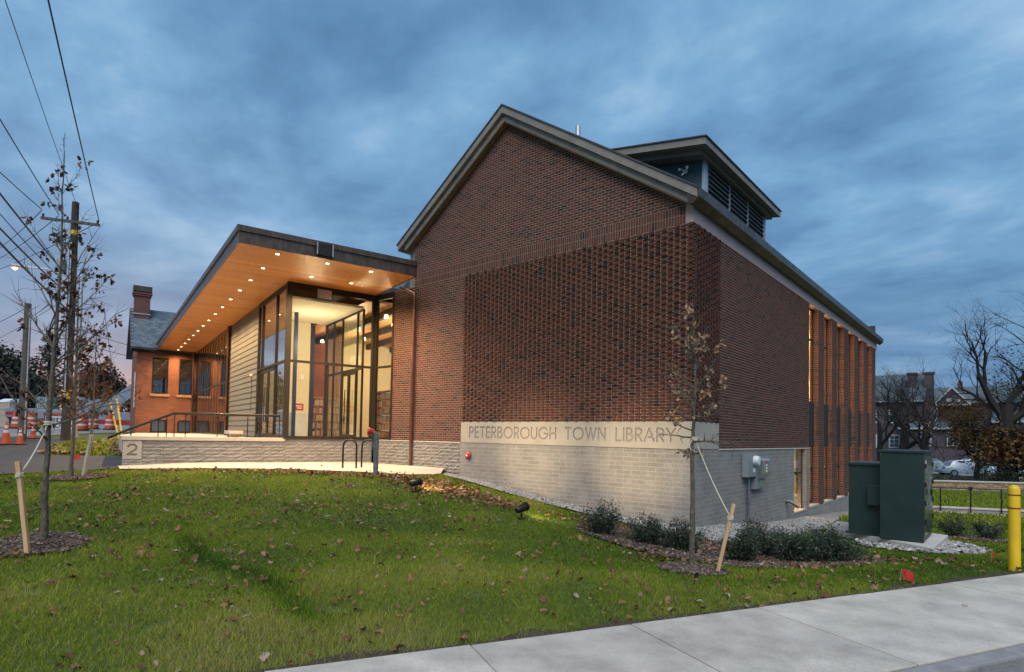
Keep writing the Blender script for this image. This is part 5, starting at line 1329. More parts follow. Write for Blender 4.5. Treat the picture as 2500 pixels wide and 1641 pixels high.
PEB_V = np.array([(0, 0, .5), (.5, 0, 0), (.15, .48, .05), (-.4, .3, 0), (-.42, -.28, .05), (.2, -.46, 0), (0, 0, -.4)]); PEB_F = [(0, 1, 2), (0, 2, 3), (0, 3, 4), (0, 4, 5), (0, 5, 1)]
def pebbles(name, poly, dens, size, seed):
    rr = np.random.default_rng(seed); x, y = sample_poly(poly, dens, rr); s = size*rr.uniform(.5, 1.5, len(x))
    A = randrot(len(x), rr, .5)*s[:, None, None]; A[:, :, 2] *= .7
    return scatter(name, PEB_V, PEB_F, A, np.stack([x, y, gz(x, y)+.022+s*.1], 1), rr.random(len(x)), 'pebble')
pebbles('pebbles', GRAV[:9]+[(1.75, 1.3), (1.9, 3.6), (1.3, 6), (1.0, 9), (.06, 9), (.06, -.06)], 1100, .030, 21)
pebbles('river_stones', ROCKS, 420, .075, 22)

NOGRASS = [WALK, GRAV, BED, ROCKS, BED2, ASPH]+RINGS
PADP = [(2.0, 2.2), (4.2, .85), (4.3, 3.15), (1.95, 3.7)]
def lawn_ok(x, y):
    s = (x-SA[0])*SN[0]+(y-SA[1])*SN[1]
    ok = s < .015*np.sin(x*9+y*7)+.012*np.sin(x*31)
    for p in NOGRASS+[PADP, [(1.0, 16.8), (9, 19.6), (9, 21.2), (1.0, 18.2)], [(0.6, 21.2), (9, 24.6), (9, 26.0), (0.6, 22.4)]]: ok &= ~inpoly(p, x, y)
    ok &= ~((x < .05) & (y > -.05)); ok &= ~inpoly([w2(.1, -4.3), w2(.1, 3), w2(-22, 3), w2(-22, -3), w2(-6, -4.3)], x, y)
    return ok
def in_view(x, y, z, mx=160):
    X, Y, dep = px_of(np.stack([x, y, z], -1)); return (dep > 1) & (X > -mx) & (X < 2500+mx) & (Y < 1641+mx*1.5) & (Y > 600)
rr = np.random.default_rng(99)
GXs, GYs, GSs = [], [], []
for (x0, x1, y0, y1, dens) in [(-14, 8, -15, 9, 7400)]:
    n = int((x1-x0)*(y1-y0)*dens); x = rr.uniform(x0, x1, n); y = rr.uniform(y0, y1, n)
    dist = np.hypot(x-CAM[0], y-CAM[1]); keep = rr.random(n) < np.clip((5.2/dist)**1.6, .05, 1); x, y, dist = x[keep], y[keep], dist[keep]
    X, Y, dep = px_of(np.stack([x, y, np.full(len(x), -1.2)], -1)); k = (dep > 1) & (X > -200) & (X < 2700) & (Y < 1900); x, y, dist = x[k], y[k], dist[k]
    k = lawn_ok(x, y); GXs.append(x[k]); GYs.append(y[k]); GSs.append(dist[k])
gx, gy, gd = map(np.concatenate, (GXs, GYs, GSs))
# thin, worn strip next to the sidewalk
sd_ = -((gx-SA[0])*SN[0]+(gy-SA[1])*SN[1]); patch = np.sin(gx*2.1+1.3*np.sin(gy*1.7))*np.cos(gy*2.6+.7*np.sin(gx*3.1))
k = ~((sd_ < .09+.14*np.maximum(0, patch)) & (rr.random(len(gx)) < .72)) & ~((np.sin(gx*3.3+gy*1.1)*np.sin(gy*2.9-gx*.7) > .93) & (rr.random(len(gx)) < .7)); gx, gy, gd, patch = gx[k], gy[k], gd[k], patch[k]
m_ = len(gx); gzv = gz(gx, gy)-.012
hgt = (rr.uniform(.024, .058, m_)+.012*patch)*np.where(rr.random(m_) < .05, 1.4, 1); wid = np.clip(.0034*(gd/5.0)**.9, .003, .014)*rr.uniform(.7, 1.4, m_)
az_ = rr.uniform(0, 2*np.pi, m_); lean = rr.uniform(.35, 1.35, m_)*hgt
cx_, sx2 = np.cos(az_), np.sin(az_); face = rr.uniform(0, 2*np.pi, m_); fx, fy = np.cos(face), np.sin(face)
Vg = np.empty((m_, 5, 3))
for j, (sgn, hh, ll, ww) in enumerate([(-1, 0, 0, 1), (1, 0, 0, 1), (-1, .6, .35, .75), (1, .6, .35, .75), (0, 1, 1, 0)]):
    Vg[:, j, 0] = gx+sgn*ww*wid/2*fx+ll*lean*cx_; Vg[:, j, 1] = gy+sgn*ww*wid/2*fy+ll*lean*sx2; Vg[:, j, 2] = gzv+hh*hgt
lp = (np.array([0, 1, 3, 2, 2, 3, 4])[None, :]+(np.arange(m_)*5)[:, None]).ravel(); sz2 = np.tile([4, 3], m_)
_pn = sum(np.sin(gx*a+gy*b+c)*w for a, b, c, w in ((1.3, .7, .4, .5), (-.6, 1.9, 2.0, .4), (2.7, -1.6, 1.1, .3), (4.1, 3.3, .2, .2), (.35, -.5, 3.0, .6)))
_shade_streak = np.exp(-((gx*.08+gy+9.157+.10*np.sin(gx*2.3))/.16)**2)*np.clip((gx+4.2)*.8, 0, 1)*np.clip((1.2-gx)*2, 0, 1)  # dark shadow streak across the lawn, put into blade tint and height
hgt_k = 1+.25*_pn
Vg[:, 2:4, 2] += (hgt*.6*(.18*_pn+.35*_shade_streak))[:, None]; Vg[:, 4, 2] += hgt*(.18*_pn+.35*_shade_streak)
tn = np.clip(rr.normal(.45, .20, m_)+.12*patch+.18*_pn-.42*_shade_streak+np.clip((7.5-gd)*.05, -.12, .12)+np.where(rr.random(m_) < .04, .45, 0), 0, 1)
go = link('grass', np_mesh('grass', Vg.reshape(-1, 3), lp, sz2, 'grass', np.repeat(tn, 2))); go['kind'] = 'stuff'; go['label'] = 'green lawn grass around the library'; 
print('grass blades', m_)
# coarse grass farther off
rr = np.random.default_rng(98)
for nm, poly, dn in (('grass', [(.95, 9), (9, 9), (9, 19.2), (1.2, 16.5)], 130), ('grass', [(.9, 22.8), (9, 26.4), (9, 43), (-1, 39)], 70), ('grass', [(-15.2, -5.4), (-16.6, -6.1), (-18, -6.9), (-19.6, -7.4), (-22.6, -6.5), (-26, -5.0), (-24, -3), (-17, -3.6)], 260)):
    x, y = sample_poly(poly, dn, rr); k = lawn_ok(x, y); x, y = x[k], y[k]; n = len(x)
    A = randrot(n, rr, .5)*rr.uniform(.10, .22, n)[:, None, None]
    o = scatter(nm, np.array([(-.12, 0, 0), (.12, 0, 0), (.05, .1, .55), (-.05, .1, .55)]), [(0, 1, 2, 3)], rotz(rr.uniform(0, 6.28, n))*rr.uniform(.12, .3, n)[:, None, None], np.stack([x, y, gz(x, y)-.01], 1), np.clip(rr.normal(.55, .2, n), 0, 1), 'grass')
# fallen leaves
rr = np.random.default_rng(77)
def scat(n, x0, x1, y0, y1): return rr.uniform(x0, x1, n), rr.uniform(y0, y1, n)
lx_, ly_ = [], []
for n, b in ((2900, (-13, 6, -13, 5)), (420, (-7, 4, -11, -4))):
    a, c = scat(n, *b); lx_.append(a); ly_.append(c)
for n, p, q, s in ((500, -4.3, -3.0, .75), (420, -5.6, -2.75, .7), (260, -3.4, -2.6, .5), (200, 1.6, -2.2, .8), (120, -.9, -2.0, .7), (160, 3.0, -1.4, .7), (60, 1.0, -3.7, .5)):
    lx_.append(rr.normal(p, s, n)); ly_.append(rr.normal(q, s*.55, n))
for n in (950,):   # along the front edge of the walkway
    f = rr.random(n); e_ = [w2(1.7, -3.5), w2(2.9, -.6), (-7.4, -3.3), (-6.0, -2.6)]; tt = f*3; i0 = np.minimum(tt.astype(int), 2); fr = tt-i0; E = np.array(e_)
    lx_.append(E[i0, 0]+(E[i0+1, 0]-E[i0, 0])*fr+np.abs(rr.normal(0, .35, n))); ly_.append(E[i0, 1]+(E[i0+1, 1]-E[i0, 1])*fr-np.abs(rr.normal(0, .35, n)))
_cl = rr.uniform(0, 1, (45, 2))*np.array([16, 10])+np.array([-11, -11.5])     # wind drifts
for (a, c) in _cl: lx_.append(rr.normal(a, .28, 9)); ly_.append(rr.normal(c, .16, 9))
lx_, ly_ = np.concatenate(lx_), np.concatenate(ly_)
sd_ = (lx_-SA[0])*SN[0]+(ly_-SA[1])*SN[1]
ok = ((sd_ < -.02) | ((sd_ < 1.4) & (rr.random(len(lx_)) < .02))) & ~((lx_ < .1) & (ly_ > -.1)) & ~inpoly(PADP, lx_, ly_) & ~inpoly(ROCKS, lx_, ly_) & ~inpoly([w2(.1, -4.3), w2(.1, 3), w2(-22, 3), w2(-22, -4.3)], lx_, ly_) & ~(inpoly(WALK, lx_, ly_) & (rr.random(len(lx_)) < .96)) & ~(inpoly(GRAV, lx_, ly_) & (rr.random(len(lx_)) < .85)) & ~(inpoly(ASPH, lx_, ly_) & (rr.random(len(lx_)) < .9))
lx_, ly_ = lx_[ok], ly_[ok]; lz = gz(lx_, ly_)
og = lawn_ok(lx_, ly_); lz = lz+np.where(og, rr.uniform(.012, .045, len(lx_)), .035); _s2 = (lx_-SA[0])*SN[0]+(ly_-SA[1])*SN[1]; lz = np.where(_s2 > 0, -1.345, lz)
X, Y, dep = px_of(np.stack([lx_, ly_, lz], -1)); vis = (dep > 1) & (X > -60) & (X < 2560) & (Y < 1700); lx_, ly_, lz, dep = lx_[vis], ly_[vis], lz[vis], dep[vis]
order = np.argsort(dep); A = randrot(len(lx_), rr, .6); S = .038+.062*rr.random(len(lx_))**1.6
for i in order[:300]:
    o = link('fallen_leaf', LM_LIT[int(rr.integers(0, 6))]); o.matrix_basis = Matrix.Translation((lx_[i], ly_[i], lz[i])) @ Matrix(A[i].tolist()).to_4x4() @ Matrix.Scale(S[i]*1.05, 4)
    tag(o, 'brown fallen leaf lying on the near lawn', 'leaf', 'fallen leaves on the near lawn')
rest = order[300:]
Vs, Ls, Ss, Ts, off = [], [], [], [], 0
for kk in range(6):
    ids = rest[rest % 6 == kk]; V, lo, si, nf = scatter_arrays(OAKS[kk][0], OAKS[kk][1], A[ids]*S[ids][:, None, None]*1.15, np.stack([lx_[ids], ly_[ids], lz[ids]], 1))
    Vs.append(V); Ls.append(lo+off); Ss.append(si); Ts.append(np.repeat(rr.random(len(ids)), nf)); off += len(V)
lo_ = link('leaf_litter', np_mesh('leaf_litter', np.concatenate(Vs), np.concatenate(Ls), np.concatenate(Ss), 'litter', np.concatenate(Ts))); lo_['kind'] = 'stuff'; lo_['label'] = 'scattered brown fallen leaves farther up the lawn'
n = 700; ix, iy = rr.uniform(-25, -15.5, n), rr.uniform(-7.4, -3.8, n); k = ~inpoly(ASPH, ix, iy) & inpoly([(-15.2, -5.4), (-16.6, -6.1), (-18, -6.9), (-19.6, -7.4), (-22.6, -6.5), (-26, -5.0), (-24, -3), (-17, -3.6)], ix, iy); ix, iy = ix[k], iy[k]
scatter('leaf_litter', OAKS[0][0], OAKS[0][1], randrot(len(ix), rr, .4)*.2, np.stack([ix, iy, gz(ix, iy)+.05], 1), rr.random(len(ix))*.3+.65, 'litter')

# ------------------------------------------------------------------ background trees
def bare_tree(name, label, base, h, seed, r0=.2, spread=1.0, depth=5, m='bark_dark', lean=(0, 0), group='bare trees in the background', leaves=None, low=.25):
    rr = np.random.default_rng(seed); t = thing(name, label, 'tree', base, 0, group); TR = MB(); BR = MB(); tips = []
    def rec(p, d, L, r, lv):
        n = 4 if lv < 3 else 3; pts, ra = polybranch(p, d, L, r, rr, n, .10 if lv else .3, .16 if lv else .06)
        ra = [r*(1-.45*i/n) for i in range(n+1)]
        (TR if lv == 0 else BR).tube(pts, ra, 8 if lv == 0 else (5 if lv < 3 else 3), cap=lv < 2)
        if lv >= depth: tips.append(pts[-1]); return
        k = rr.integers(3, 5) if lv < depth-1 else rr.integers(2, 4)
        for i in range(k):
            f = rr.uniform(.35, 1.0) if i else 1.0; j = min(int(f*n), n); dd = np.array(pts[j]-pts[max(j-1, 0)]); dd /= np.linalg.norm(dd)
            a = rr.uniform(0, 6.28); side = np.cross(dd, [math.cos(a), math.sin(a), .3]); side /= np.linalg.norm(side)+1e-9
            dd = dd+side*rr.uniform(.45, .95)*spread; rec(pts[j], dd, L*rr.uniform(.62, .82), ra[j]*rr.uniform(.55, .75), lv+1)
    rec(np.zeros(3), np.array([lean[0], lean[1], 1.0]), h*low, r0, 0)
    TR.build('trunk', m, t, smooth=True)
    zs = max(p[2] for p in BR.v); k = h/zs
    BR.build('branches', m, t)
    if leaves:
        lm, n, ls = leaves; P = np.array(tips); c = P[rr.integers(0, len(P), n)]+rr.normal(0, ls*1.6, (n, 3)); c = c[c[:, 2] > .36*P[:, 2].max()] if name == 'rust_leaved_tree' and h > 6 else c[c[:, 2] > .6]
        scatter('foliage', LEAFQ_V*np.array([2.2, 1, 1]), LEAFQ_F, randrot(len(c), rr)*(ls*rr.uniform(.6, 1.3, len(c)))[:, None, None], c, rr.random(len(c)), lm, t, None)
    t.scale = (k, k, k)
    return t
bare_tree('bare_tree', 'tall dark bare tree at the right edge above the parked cars', (5.0, 47.2, -2.9), 19.0, 9, .62, 1.05, 6, low=.30)
bare_tree('bare_tree', 'dark bare leaning tree beside the far brick house, left of the two', (-3.6, 61.0, -2.9), 12.5, 5, .40, 1.15, 6, lean=(.15, 0), low=.28)
bare_tree('bare_tree', 'dark bare forked tree in front of the far chimneys', (-1.6, 60.0, -2.9), 13.0, 8, .38, 1.1, 6, lean=(.2, .05), low=.3)
bare_tree('bare_tree', 'thin bare tree just behind the far corner of the library', (-6.2, 66, -2.9), 15, 11, .30, 1.1, 6, low=.3)
bare_tree('rust_leaved_tree', 'broad tree with rusty brown leaves in front of the parked cars', (2.9, 52.0, -2.9), 7.6, 21, .20, 1.25, 5, leaves=('rust_leaf', 13000, .13), low=.34, group='leafy trees in the background')
bare_tree('rust_leaved_tree', 'smaller rusty bush like tree at the right edge behind the bollard', (5.3, 48.5, -2.9), 4.2, 22, .12, 1.3, 5, leaves=('rust_leaf', 7000, .12), low=.15, group='leafy trees in the background')
bare_tree('grey_leaved_tree', 'hazy grey green tree behind the rusty tree', (5.5, 70, -2.9), 12.0, 23, .25, 1.2, 5, leaves=('dark_leaf', 1400, .13), low=.25, group='leafy trees in the background')
bare_tree('grey_leaved_tree', 'hazy grey green tree at the right edge behind the tall bare tree', (8.8, 66, -2.9), 13.0, 24, .25, 1.2, 5, leaves=('dark_leaf', 1400, .13), low=.25, group='leafy trees in the background')
def leaf_bush(name, label, base, w, h, n, m, ls, seed, group):
    rr = np.random.default_rng(seed); t = thing(name, label, 'bush', base, 0, group); B = MB()
    c = rr.normal(0, 1, (n, 3)); c /= np.linalg.norm(c, axis=1)[:, None]; c *= rr.uniform(.35, 1.05, n)[:, None]**.6; c = c*np.array([w/2, w/2, h/2])*(1+.25*np.sin(c[:, [0]]*7+c[:, [1]]*5))+np.array([0, 0, h*.5]); c = c[c[:, 2] > .02]
    scatter('foliage', LEAFQ_V*np.array([2, 1, 1]), LEAFQ_F, randrot(len(c), rr)*(ls*rr.uniform(.6, 1.3, len(c)))[:, None, None], c, rr.random(len(c)), m, t, None)
    for k in range(5): B.tube([(0, 0, 0), (rr.normal(0, w*.15), rr.normal(0, w*.15), h*.5)], [.05, .02], 5)
    B.build('stem', 'bark_dark', t)
leaf_bush('roadside_bush', 'dark green bush above the stone wall left of the bollard', (4.2, 46.5, -2.7), 3.2, 1.9, 2600, 'dark_leaf', .13, 31, 'bushes above the stone wall')
leaf_bush('roadside_bush', 'olive bush above the stone wall at the right edge', (6.6, 47.5, -2.7), 3.0, 2.3, 2600, 'rust_leaf', .13, 32, 'bushes above the stone wall')
leaf_bush('roadside_bush', 'low dark hedge above the stone wall beside the tall cabinet', (1.4, 46.5, -2.8), 3.6, .55, 2000, 'dark_leaf', .10, 33, 'bushes above the stone wall')

# left treeline: separate leafy crowns and one pine
LT = [(-72, -8, 9.0, 'brown_leaf', 'dark brown tree at the far left edge behind the portable toilet'), (-84, -3, 9.5, 'brown_leaf', 'dusky tree behind the green route sign'), (-90, 3, 10.5, 'dark_leaf', 'dusky green tree left of the dark pine'), (-92, 12, 9.0, 'brown_leaf', 'dusky tree right of the dark pine behind the poles'), (-100, 20, 8.0, 'brown_leaf', 'low dusky tree behind the white truck'), (-105, 28, 6.5, 'dark_leaf', 'low dark tree far behind the crane boom'), (-110, 38, 6.0, 'dark_leaf', 'low dark tree beside the old brick house far away'), (-78, -14, 10, 'brown_leaf', 'dark tree left of the frame edge beyond the street')]
for i, (x, y, h, m, lab) in enumerate(LT):
    bare_tree('far_tree', lab, (x, y, g1(x, y)), h*.76, 60+i, .25, 1.15, 4, leaves=(m, 9000, .28), low=.22, group='far trees beyond the street')
t = thing('pine_tree', 'dark pine tree rising above the far treeline', 'tree', (-82.7, 4.6, g1(-82.7, 4.6)))
rr = np.random.default_rng(4); B = MB(); Tn = []
MB().tube([(0, 0, 0), (0, 0, 11)], [.25, .03], 8).build('trunk', 'bark_dark', t)
for k in range(60):
    z = rr.uniform(2.0, 10.8); ln = (11.3-z)*.36*rr.uniform(.5, 1.1)+.2; a = rr.uniform(0, 6.28); e = np.array([math.cos(a)*ln, math.sin(a)*ln, z+.12*ln]); B.tube([(0, 0, z), e], [.04, .01], 4)
    for j in range(38): f = rr.uniform(.25, 1.05); Tn.append(np.array([0, 0, z])*(1-f)+e*f+rr.normal(0, .14, 3))
B.build('branches', 'bark_dark', t); Tn = np.array(Tn)
scatter('foliage', LEAFQ_V, LEAFQ_F, randrot(len(Tn), rr)*.5, Tn, rr.random(len(Tn)), 'pine_leaf', t, None)

# ------------------------------------------------------------------ far right: houses, cars, stone wall, rail
def far_window(par, x0, x1, y, z0, z1):
    w = box('window', 'far_trim', par, x0-.12, x1+.12, y-.04, y+.02, z0-.12, z1+.12)
    nx = 2; nz = 3
    for i in range(nx):
        for j in range(nz):
            a = x0+(x1-x0)*i/nx; c = z0+(z1-z0)*j/nz; box('pane', 'far_pane', w, a+.04, a+(x1-x0)/nx-.04, y-.05, y-.042, c+.04, c+(z1-z0)/nz-.04)
h1 = thing('brick_house', 'far purple brick house with a steep dark roof and two tall chimneys', 'house', (0, 0, 0))
box('wall', 'far_brickwork', h1, -19, -4.4, 88, 98, -2.9, 6.4)
rf = MB().prism([(87.4, 6.3), (93, 10.6), (98.6, 6.3)], -19.6, -4.0, 'x').build('roof', 'far_roof', h1)
box('eave_trim', 'far_trim', rf, -19.5, -4.1, 87.35, 87.6, 6.12, 6.32)
for x in (-6.3, -4.3): 
    c = box('chimney', 'far_brickwork', h1, x, x+1.1, 90, 91.2, -2.9, 10.2); box('chimney_cap', 'far_brick', c, x-.1, x+1.2, 89.9, 91.3, 10.21, 10.5)
for x in (-11, -8.2):
    for z in (-.4, 3.2): far_window(h1, x, x+1.1, 87.98, z, z+1.7)
wing = box('side_wing', 'far_brickwork', h1, -6.6, 2.0, 84.6, 88, -2.9, 2.4)
MB().prism([(84.2, 2.3), (88, 3.3), (88, 2.3)], -6.9, 2.3, 'x').build('wing_roof', 'far_roof', wing); box('wing_trim', 'far_trim', wing, -6.85, 2.25, 84.1, 84.3, 2.15, 2.4)
far_window(wing, -4.3, -3.1, 84.58, .0, 1.7); far_window(wing, -1.2, -.1, 84.58, .0, 1.7)
h2 = thing('brick_house', 'far brick house with a white trimmed front gable and long teal roof', 'house', (0, 0, 0))
box('wall', 'far_brickwork', h2, -3.6, 22, 101, 110, -2.9, 6.6)
MB().prism([(100.4, 6.5), (105.5, 9.4), (110.6, 6.5)], -4.2, 22.6, 'x').build('roof', 'far_roof', h2)
gb = MB().prism([(-3.7, 6.4), (.3, 6.4), (-1.7, 8.8)], 100.2, 105, 'y').build('front_gable', 'far_brickwork', h2)
for s in (-1, 1): MB().prism([(-1.7, 8.8), (-1.7+s*2.3, 6.1), (-1.7+s*2.3, 6.45), (-1.7, 9.15)], 100.0, 105, 'y').build('gable_trim', 'far_trim', gb)
box('eave_trim', 'far_trim', gb, -3.9, .5, 100.05, 100.19, 6.2, 6.4)
for x in (-2.4, -1.4): box('gable_window', 'far_trim', gb, x, x+.7, 100.12, 100.18, 6.7, 7.3)
box('porch', 'far_brickwork', h2, 3.5, 14, 96, 101, -2.9, 3.6); MB().prism([(95.5, 3.5), (101, 5.2), (101, 3.5)], 3.0, 14.5, 'x').build('porch_roof', 'far_roof', h2); box('porch_trim', 'far_trim', h2, 3.1, 14.4, 95.4, 95.6, 3.4, 3.65)
far_window(h2, 5.0, 6.6, 95.97, .1, 1.6); box('chimney', 'far_brick', h2, -1.2, -.6, 104, 104.6, 8, 10.2)
box('illuminated_sign', 'sign_green', h2, 1.6, 2.5, 95.6, 95.7, .6, 1.3)
# parked cars
def car(name, m, loc, rz, label):
    t = thing(name, label, 'car', loc, rz, 'parked cars beyond the stone wall')
    L_, W_ = 4.4, 1.78; V = []; F = []
    prof = [(-2.2, .32), (-2.22, .62), (-2.12, .92), (-1.75, 1.0), (-1.45, 1.42), (-.9, 1.58), (.15, 1.58), (.95, 1.05), (1.8, .92), (2.15, .72), (2.2, .34)]
    n = len(prof)
    for s, inset in ((-1, 0), (1, 0)):
        for x, z in prof: V.append((x, s*(W_/2-(.16 if z > 1.1 else (.04 if z > .8 else 0))), z))
    F = [tuple(range(n)), tuple(range(2*n-1, n-1, -1))]+[(i, i+n, i+n+1, i+1) for i in range(n-1)]+[(n-1, 2*n-1, n, 0)]
    b = MB().add(V, F).build('body', m, t, smooth=True, bevel=.04)
    for s in (-1, 1):
        y = s*(W_/2-.135)
        for a in ([(-1.38, 1.08), (-1.28, 1.38), (-.95, 1.50), (-.45, 1.52), (-.45, 1.08)], [(-.37, 1.08), (-.37, 1.52), (.12, 1.52), (.75, 1.08)]):
            o = MB().prism(a, y+s*.0, y+s*.012, 'y').build('window', 'far_pane', t)
        for x in (-1.38, 1.36):
            w = MB().tube([(x, s*(W_/2-.19), .33), (x, s*(W_/2+.015), .33)], .33, 20).build('wheel', 'tyre', t, smooth=True)
            MB().tube([(x, s*(W_/2+.016), .33), (x, s*(W_/2+.03), .33)], .21, 14).build('rim', 'rim', w)
        MB().box(2.05, 2.16, s*.62-.15, s*.62+.15, .62, .76).build('headlight', 'white_print', t); MB().box(-2.2, -2.1, s*.68-.12, s*.68+.12, .72, .9).build('tail_light', 'red_cap', t)
        box('mirror', m, t, .62, .80, s*W_/2-.02, s*(W_/2+.16), 1.0, 1.14) if s > 0 else box('mirror', m, t, .62, .80, -W_/2-.16, -W_/2+.02, 1.0, 1.14)
    box('windscreen', 'far_pane', t, .30, .34, -.62, .62, 1.20, 1.22); box('number_plate', 'white_print', t, 2.2, 2.22, -.25, .25, .42, .54)
    return t
car('parked_car', 'car_teal', (-.9, 60.0, -2.86), R(32), 'pale teal parked car nearest the tall cabinet')
car('parked_car', 'car_silver', (1.9, 58.5, -2.86), R(28), 'silver parked car in front behind the rusty tree')
car('parked_car', 'car_silver', (4.9, 63.0, -2.86), R(30), 'silver parked car farther back, half hidden by the rusty tree')
car('parked_car', 'car_teal', (2.6, 66.5, -2.86), R(30), 'pale parked car in the back row of the lot')
# stone wall laid stone by stone
A0, A1 = np.array([-1.5, 40.2]), np.array([9.5, 47.6]); wd = A1-A0; wl = float(np.hypot(*wd)); wa = math.atan2(wd[1], wd[0])
swl = thing('stone_wall', 'low tan fieldstone wall across the far lawn', 'wall', (A0[0], A0[1], -3.2), wa)
core = box('core', 'dark_mortar', swl, 0, wl, .04, .4, -.3, .60)
it = []; rr = np.random.default_rng(3); z = 0.0
while z < .56:
    hh = rr.uniform(.10, .19); x = 0.0
    while x < wl:
        l_ = rr.uniform(.18, .5); it.append((x+l_/2, .14+rr.uniform(-.02, .02), z+hh/2, l_-.02, .28, hh-.018, float(rr.random()))); x += l_
    z += hh
pieces(core, 'stone', it, 'field_stone', limit=260, PM=Matrix.Translation((A0[0], A0[1], -3.2)) @ Matrix.Rotation(wa, 4, 'Z'), field='stonework')
box('coping', 'concrete', swl, 0, wl, -.06, .46, .60, .70, bevel=.02)
struct(drape('bank', [(-2, 40.6), (9.5, 48.2), (26, 60), (26, 56), (-22, 52), (-22, 38)], 'soil', .35, 1.5))
# metal rail on the kerb of the upper path
K0, K1 = np.array([.5, 19.2]), np.array([9.2, 22.9]); kd = K1-K0; kl = float(np.hypot(*kd)); ka = math.atan2(kd[1], kd[0])
kb = thing('ramp_kerb', 'pale concrete ramp kerb beyond the cabinets', 'kerb', (K0[0], K0[1], -2.75), ka)
for i in range(4): box('kerb_unit', 'concrete', kb, i*kl/4+.003, (i+1)*kl/4-.003, 0, .3, -.2, .20, bevel=.02)
rl2 = thing('ramp_railing', 'thin black steel railing on the ramp kerb beyond the cabinets', 'railing', (K0[0], K0[1]-.06, -2.75), ka)
MB().tube([(0, -.02, 1.05), (kl, -.02, 1.05)], .028, 8).build('top_rail', 'black_steel', rl2); MB().tube([(0, -.02, .12), (kl, -.02, .12)], .02, 8).build('lower_rail', 'black_steel', rl2)
for i in range(9):
    x = .25+i*1.12; box('post', 'black_steel', rl2, x-.02, x+.02, -.04, 0, -.1, 1.05)
    if i % 2: box('bracket', 'black_steel', rl2, x-.06, x+.06, -.06, .02, .96, 1.11)

# ------------------------------------------------------------------ far left: poles, wires, street works
def utility_pole(loc, h, r, m, label): 
    t = thing('utility_pole', label, 'pole', loc, 0, 'wooden utility poles'); MB().tube([(0, 0, -.3), (0, 0, h*.5), (0, 0, h)], [r, r*.9, r*.75], 14).build('shaft', m, t, smooth=True); return t
P1 = utility_pole((-27.95, -5.0, -.2), 10.95, .19, 'pole_wood', 'tall dark utility pole with a crossarm and transformer can')
ca = Vector((-1.05+.0, -1.05, 10.15)); cb = Vector((1.0, .72, 9.86))
ax_ = (cb-ca); o = MB().box(-.05, .05, -.06, .06, 0, ax_.length).build('crossarm', 'pole_wood_grey', P1); o.location = ca; o.rotation_euler = ax_.to_track_quat('Z', 'Y').to_euler()
for f in (.03, .45, .97):
    p = ca+ax_*f; MB().lathe([(.03, .05), (.05, .10), (.03, .13), (.055, .16), (.03, .22)], 10, p).build('insulator', 'black_steel', P1)
MB().tube([ca+ax_*.2, (0, 0, 9.3)], .02, 6).build('brace', 'galv', P1)
c = MB().lathe([(.20, 0), (.21, .03), (.21, .62), (.19, .68)], 16, (-.42, -.35, 7.55)).build('transformer_can', 'meter_grey', P1, smooth=True); MB().tube([(-.42, -.35, 8.23), (-.42, -.35, 8.42)], .04, 8).build('bushing', 'black_steel', c)
for zz in (9.4,): MB().lathe([(.165, zz), (.165, zz+.2)], 14).build('tag_plate', 'sign_yellow', P1)
MB().lathe([(.20, 1.72), (.20, 2.15)], 14).build('tag_plate', 'sign_yellow', P1)
MB().tube([(.19, -.14, 1.6), (.17, -.13, 9)], .03, 8).build('conduit', 'galv', P1)
for k in range(4): 
    q = [(-.65+.28*math.cos(a), -.5+.28*math.sin(a)*.6, 5.35+.62*math.sin(a)+.03*k) for a in np.linspace(0, 6.28, 20)]; MB().tube(q, .02, 5, cap=False).build('cable_coil', 'wire', P1)
P2 = utility_pole((-28.3, -6.5, -.4), 6.15, .17, 'pole_wood_grey', 'short grey utility pole at the left beside the traffic cones')
MB().tube([(.16, .06, .3), (.15, .06, 5.9)], .03, 8).build('conduit', 'galv', P2)
P3 = thing('slim_pole', 'slim grey metal pole right behind the tall utility pole', 'pole', (-30.15, -4.15, -.25)); MB().tube([(0, 0, 0), (0, 0, 7.8), (.05, .1, 8.1), (.25, .25, 8.25)], [.085, .07, .06, .05], 12).build('shaft', 'galv', P3, smooth=True); MB().lathe([(.13, 0), (.13, .25)], 10).build('base', 'galv', P3)
sl_ = thing('street_lamp', 'lit amber street lamp head on an arm by the tall utility pole', 'street lamp', (-27.95, -5.0, 7.1))
MB().tube([(-.05, -.1, .1), (-.3, -.9, .35), (-.5, -1.75, .30)], .03, 8).build('arm', 'galv', sl_); MB().tube([(-.45, -1.6, .30), (-.55, -2.1, .27)], [.07, .12], 12).build('head', 'galv', sl_, smooth=True); MB().lathe([(.03, -.09), (.09, -.05), (.10, 0)], 12, (-.53, -1.98, .20)).build('lens', 'lamp_hot', sl_)
lamp('street_lamp_light', 'POINT', (-.53, -1.98, .02), 8, (1, .62, .28), sl_, .1)
def wire(a, b, ext, sag, r, label):
    a = Vector(a); b = Vector(b); e = a+(b-a)*ext
    pts = [a+(e-a)*f+Vector((0, 0, -4*sag*f*(1-f))) for f in np.linspace(0, 1, 22)]
    tag(MB().tube([p-a for p in pts], r, 6).build('overhead_wire', 'wire', None, smooth=True, loc=a), label, 'wire', 'overhead wires')
wire((-26.95, -4.30, 9.85), (-10.44, -9.31, 9.5), 1.5, .12, .020, 'thick overhead wire running from the right end of the crossarm')
wire((-27.95, -5.0, 10.75), (-13.15, -9.66, 10.6), 1.4, .12, .011, 'thin topmost overhead wire from the pole top')
wire((-28.5, -5.5, 10.15), (-18.15, -9.02, 9.7), 1.8, .12, .018, 'overhead wire from the middle of the crossarm')
wire((-29.0, -6.05, 10.35), (-23.67, -8.25, 9.9), 2.6, .12, .018, 'overhead wire from the left end of the crossarm')
